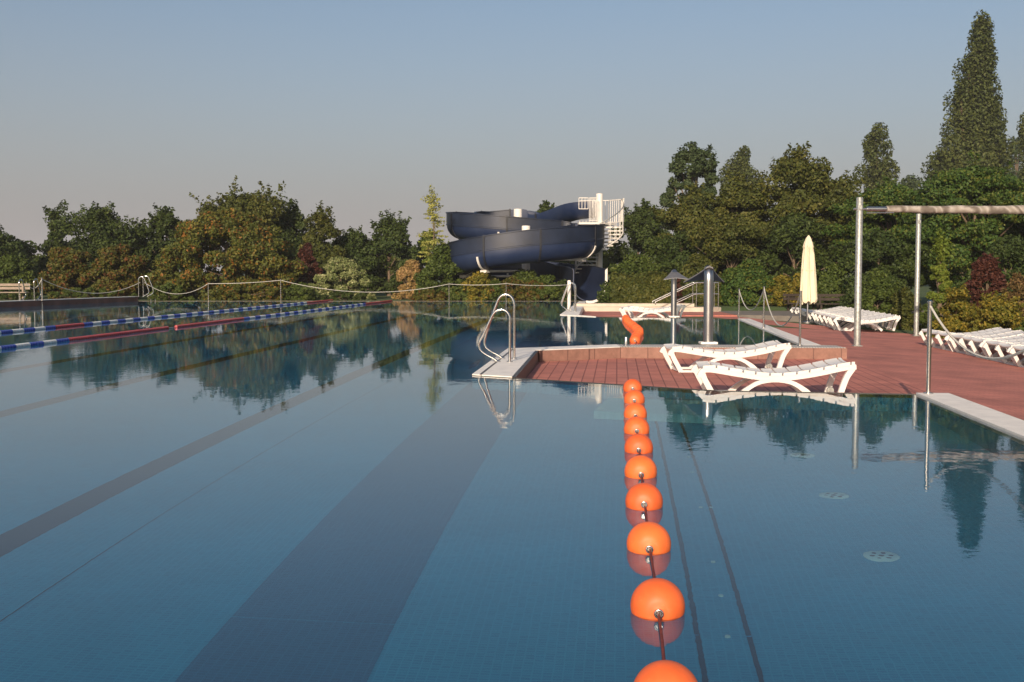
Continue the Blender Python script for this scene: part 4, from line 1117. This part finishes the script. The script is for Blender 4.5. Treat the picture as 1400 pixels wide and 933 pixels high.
# right
tree('tall feathery dark ash rising left of the maples', 945, 66, 87, 192, 'round', 'ash', n=11000, leaf=.13, clear=3.0, group=GR, wisp=2, gap=.36, nc=95, lump=.15, flat=1.0)
tree('olive tree below the tall ash', 948, 58, 103, 262, 'round', 'olive', n=13000, leaf=.115, clear=.8, group=GR, wisp=1.2)
tree('far poplar with blunt top behind the maples', 1012, 115, 66, 206, 'poplar', 'poplar', n=12000, leaf=.2, clear=1.5, group='distant poplars', spires=2)
tree('fine twigged olive maple left of the broad one', 1005, 56, 100, 248, 'round', 'olive', n=13000, leaf=.11, clear=1.6, group=GR, wisp=1.5)
tree('broad maple with ragged top tinged brown', 1092, 56, 183, 206, 'round', 'olive', n=26000, leaf=.12, clear=1.0, group=GR, nc=130, wisp=2, gap=.42, lump=.2)
tree('far slim poplar right of the broad maple', 1195, 112, 66, 178, 'poplar', 'poplar', n=14000, leaf=.2, clear=1.5, group='distant poplars', spires=2)
tree('distant low treetop right of the slim poplar', 1242, 130, 85, 236, 'round', 'ash', n=4500, leaf=.22, clear=1, group='distant trees')
tree('tallest poplar with several spires at the right', 1316, 104, 102, 30, 'poplar', 'poplar', n=56000, leaf=.20, clear=1.5, group='tall poplars', sp=[(.32, 0, 1.0, .50), (.30, 0, .96, .50), (.0, .1, .88, .60), (-.22, -.1, .74, .58), (-.5, .2, .48, .42), (.40, .2, .62, .52), (.88, 0, .64, .24), (0.1, -.3, .5, .7)], nc=240, gap=.56, lump=.2)
tree('side spire of poplar right of the tallest one', 1352, 106, 43, 138, 'poplar', 'poplar', n=8000, leaf=.19, clear=1.5, group='tall poplars', spires=2)
tree('tall poplar cut by the right picture edge', 1420, 104, 73, 58, 'poplar', 'poplar', n=20000, leaf=.19, clear=1.5, group='tall poplars', spires=3, nc=120)
tree('hazy distant tree between the two tall poplars', 1385, 150, 85, 182, 'round', 'ash', n=6500, leaf=.25, clear=1, group='distant trees')
tree('broad robinia with yellowish top behind the awning, left half', 1215, 50, 176, 255, 'spread', 'robinia', n=28000, leaf=.095, clear=.8, group=GR, nc=150, gap=.38, flat=.5, wisp=1)
tree('broad robinia with yellowish top behind the awning, right half', 1330, 47, 236, 228, 'spread', 'robinia', n=36000, leaf=.095, clear=.6, group=GR, nc=190, gap=.36, flat=.5, wisp=1)
tree('dark tree beyond the right picture edge', 1450, 46, 165, 235, 'spread', 'robinia', n=14000, leaf=.1, clear=.5, group=GR)
tree('small tree with a bare brown trunk behind the handrail', 1000, 52, 104, 300, 'round', 'olive', n=4500, leaf=.10, clear=2.1, group=GR, trunk_r=.09)
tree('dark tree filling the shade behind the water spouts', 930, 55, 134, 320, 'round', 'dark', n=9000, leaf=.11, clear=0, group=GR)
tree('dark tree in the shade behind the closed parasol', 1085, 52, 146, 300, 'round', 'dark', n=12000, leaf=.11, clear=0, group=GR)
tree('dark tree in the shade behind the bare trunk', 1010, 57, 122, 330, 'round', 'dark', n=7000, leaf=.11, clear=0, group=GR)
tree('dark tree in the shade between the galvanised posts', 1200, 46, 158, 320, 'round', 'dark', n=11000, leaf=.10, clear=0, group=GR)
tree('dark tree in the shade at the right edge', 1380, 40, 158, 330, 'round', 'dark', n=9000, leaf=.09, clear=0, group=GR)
shrub('leafy shrub hiding the foot of the middle slide column', 716, 56.6, 60, 370, 'dome', 'mid', n=4500, leaf=.09, depth=.9)
shrub('olive shrub under the left turn of the slide', 660, 57.2, 60, 374, 'dome', 'olive', n=4000, leaf=.09, depth=.9)
# hedge right of the slide
def hedge(label, x0, x1, d, top, mat, dep=1.1, n=9000, leaf=.07):
    H = zd(top, d); xa, xb = xd(x0, d), xd(x1, d); t = thing('hedge', label, 'hedge', ((xa + xb) / 2, d, -0.05)); L = (xb - xa)
    face = rng.random(n); c = np.zeros((n, 3)); o = np.zeros((n, 3))
    u = rng.uniform(-L / 2, L / 2, n); v = rng.uniform(0, 1, n)
    topm = face < 0.3; fr = (face >= .3) & (face < .75); bk = face >= .75
    c[:, 0] = u
    c[topm, 1] = rng.uniform(-dep / 2, dep / 2, topm.sum()); c[topm, 2] = H; o[topm, 2] = 1
    c[fr, 1] = -dep / 2; c[fr, 2] = v[fr] * H; o[fr, 1] = -1
    c[bk, 1] = dep / 2; c[bk, 2] = v[bk] * H; o[bk, 1] = 1
    c += rng.normal(size=(n, 3)) * 0.06 + 0.08 * np.sin(c[:, [0]] * 3 + c[:, [2]] * 5) * o
    link(bpy.data.objects.new('foliage', leaf_mesh('foliage', c, o, leaf, LF[mat])), t)
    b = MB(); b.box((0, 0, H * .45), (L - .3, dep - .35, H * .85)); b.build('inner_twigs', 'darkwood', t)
hedge('clipped green hedge right of the slide exit', 838, 918, 48.5, 377, 'olive', n=16000)
hedge('clipped green hedge behind the steel handrail', 934, 992, 48.8, 380, 'olive', n=10000)
shrub('dark reddish shrub between the two clipped hedges', 925, 48.2, 20, 378, 'dome', 'purple', n=1800, leaf=.07)
shrub('green rounded shrub above the clipped hedge', 868, 52, 90, 348, 'dome', 'mid', n=7000, leaf=.09, depth=1.2)
shrub('bushy green shrub above the steel handrail', 955, 51.5, 70, 352, 'dome', 'olive', n=5000, leaf=.09)
shrub('dark green shrub left of the parasol', 1022, 47.5, 72, 357, 'dome', 'robinia', n=7500, leaf=.09)
shrub('yellowish shrub with roses left of the parasol', 1068, 47, 44, 377, 'dome', 'yellow', n=3500, leaf=.08)
shrub('yellow leaved shrub behind the parasol', 1097, 48, 52, 374, 'dome', 'yellow', n=4500, leaf=.08)
shrub('green shrub behind the dark benches', 1140, 46.5, 60, 362, 'dome', 'mid', n=5500, leaf=.09)
shrub('loose rose shrub right of the nearer galvanised post', 1200, 40.5, 62, 376, 'dome', 'mid', n=5500, leaf=.075, wisp=2)
shrub('dark low shrub left of the farther galvanised post', 1235, 38.0, 46, 398, 'dome', 'olive', n=3500, leaf=.07, wisp=1)
shrub('tall fresh leaved shrub right of the farther galvanised post', 1284, 36.5, 52, 318, 'cone', 'lime', n=6500, leaf=.085, wisp=2)
shrub('dark red shrub behind the yellow flowers', 1348, 35, 60, 352, 'dome', 'purple', n=5500, leaf=.08, wisp=1.5)
shrub('yellow flowering shrub behind the right row of loungers', 1305, 32.0, 62, 396, 'dome', 'yellow', n=5500, leaf=.06, wisp=1.5)
shrub('green weedy shrub with yellow tips at the right edge', 1362, 30.5, 76, 408, 'dome', 'yellow', n=7000, leaf=.055, wisp=1.5)
shrub('dry brown weeds at the right edge above the flowers', 1392, 34, 60, 378, 'dome', 'dry', n=5000, leaf=.06, wisp=2)
shrub('low green shrub by the foot of the farther galvanised post', 1272, 34.0, 34, 415, 'dome', 'mid', n=2500, leaf=.06)
shrub('low green shrub at the right edge behind the loungers', 1420, 28, 80, 425, 'dome', 'mid', n=5000, leaf=.055)
shrub('green edging plants behind the far end of the lounger row', 1175, 44, 60, 396, 'dome', 'dark', n=4000, leaf=.08)

# morning haze over the whole bath
def haze():
    me = MB().box((0, 600, 22.5), (3400, 2600, 49)).build('haze', 'water')
    me.data.materials.clear(); m = bpy.data.materials.new('haze'); m.use_nodes = True; nt = m.node_tree
    nt.nodes.remove(nt.nodes['Principled BSDF']); v = nt.nodes.new('ShaderNodeVolumePrincipled')
    v.inputs['Color'].default_value = (0.86, 0.88, 0.92, 1); v.inputs['Density'].default_value = 0.0004; v.inputs['Anisotropy'].default_value = 0.0
    nt.links.new(v.outputs[0], nt.nodes['Material Output'].inputs['Volume']); me.data.materials.append(m)
    tag(me, kind='stuff')
haze()

# ------------------------------------------------------------------ camera, light, sky
cam = bpy.data.cameras.new('camera'); co = link(bpy.data.objects.new('camera', cam))
cam.sensor_width = 36; cam.lens = F * 36 / 1400; cam.clip_end = 6000; cam.clip_start = 0.05
co.location = (0, 0, CAMH); co.rotation_euler = (math.pi / 2 - PITCH, 0, 0)
S.camera = co
EL, AZ = R(20), R(14)            # light travels 14 degrees right of the view direction
dirv = Vector((math.sin(AZ) * math.cos(EL), math.cos(AZ) * math.cos(EL), -math.sin(EL)))
sl = bpy.data.lights.new('sun', 'SUN'); sl.energy = 5.0; sl.angle = R(0.5); sl.color = (1.0, 0.81, 0.62)
so_ = link(bpy.data.objects.new('sun', sl)); so_.rotation_euler = dirv.to_track_quat('-Z', 'Y').to_euler()
try: sl.cycles.use_multiple_importance_sampling = False
except Exception: pass
w = bpy.data.worlds.new('World'); S.world = w; w.use_nodes = True
nt = w.node_tree; bg = nt.nodes['Background']
sky = nt.nodes.new('ShaderNodeTexSky'); sky.sky_type = 'NISHITA'; sky.sun_disc = False
sky.sun_elevation = EL
sd = -dirv; sky.sun_rotation = math.atan2(sd.x, sd.y)
sky.air_density = 1.0; sky.dust_density = 3.0; sky.ozone_density = 1.8; sky.altitude = 50
# morning haze: the sky pales to a warm grey towards the horizon
tc = nt.nodes.new('ShaderNodeTexCoord'); sp_ = nt.nodes.new('ShaderNodeSeparateXYZ'); nt.links.new(tc.outputs['Generated'], sp_.inputs[0])
mr = nt.nodes.new('ShaderNodeMapRange'); mr.interpolation_type = 'SMOOTHSTEP'
mr.inputs['From Min'].default_value = -0.06; mr.inputs['From Max'].default_value = 0.34; mr.inputs['To Min'].default_value = 0.95; mr.inputs['To Max'].default_value = 0.0
wn = nt.nodes.new('ShaderNodeTexNoise'); wn.inputs['Scale'].default_value = 1.6; wn.inputs['Detail'].default_value = 4.0
wm = nt.nodes.new('ShaderNodeMapping'); wm.inputs['Scale'].default_value = (1, 1, 5); nt.links.new(tc.outputs['Generated'], wm.inputs[0]); nt.links.new(wm.outputs[0], wn.inputs['Vector'])
wa = nt.nodes.new('ShaderNodeMath'); wa.operation = 'MULTIPLY_ADD'; wa.inputs[1].default_value = 0.05; nt.links.new(wn.outputs['Fac'], wa.inputs[0]); nt.links.new(sp_.outputs['Z'], wa.inputs[2])
nt.links.new(wa.outputs[0], mr.inputs['Value'])
mx = nt.nodes.new('ShaderNodeMix'); mx.data_type = 'RGBA'
nt.links.new(mr.outputs[0], mx.inputs['Factor']); nt.links.new(sky.outputs[0], mx.inputs[6]); mx.inputs[7].default_value = (3.5, 3.24, 3.36, 1)
nt.links.new(mx.outputs[2], bg.inputs['Color']); bg.inputs['Strength'].default_value = 0.108
S.view_settings.view_transform = 'Standard'; S.view_settings.look = 'None'; S.view_settings.exposure = 0.03; S.view_settings.gamma = 1
S.cycles.use_denoising = True
try: S.cycles.denoiser = 'OPENIMAGEDENOISE'
except Exception: pass
S.cycles.max_bounces = 10; S.cycles.transmission_bounces = 8; S.cycles.diffuse_bounces = 3; S.cycles.glossy_bounces = 5
S.cycles.sample_clamp_indirect = 8.0
bpy.context.view_layer.update()
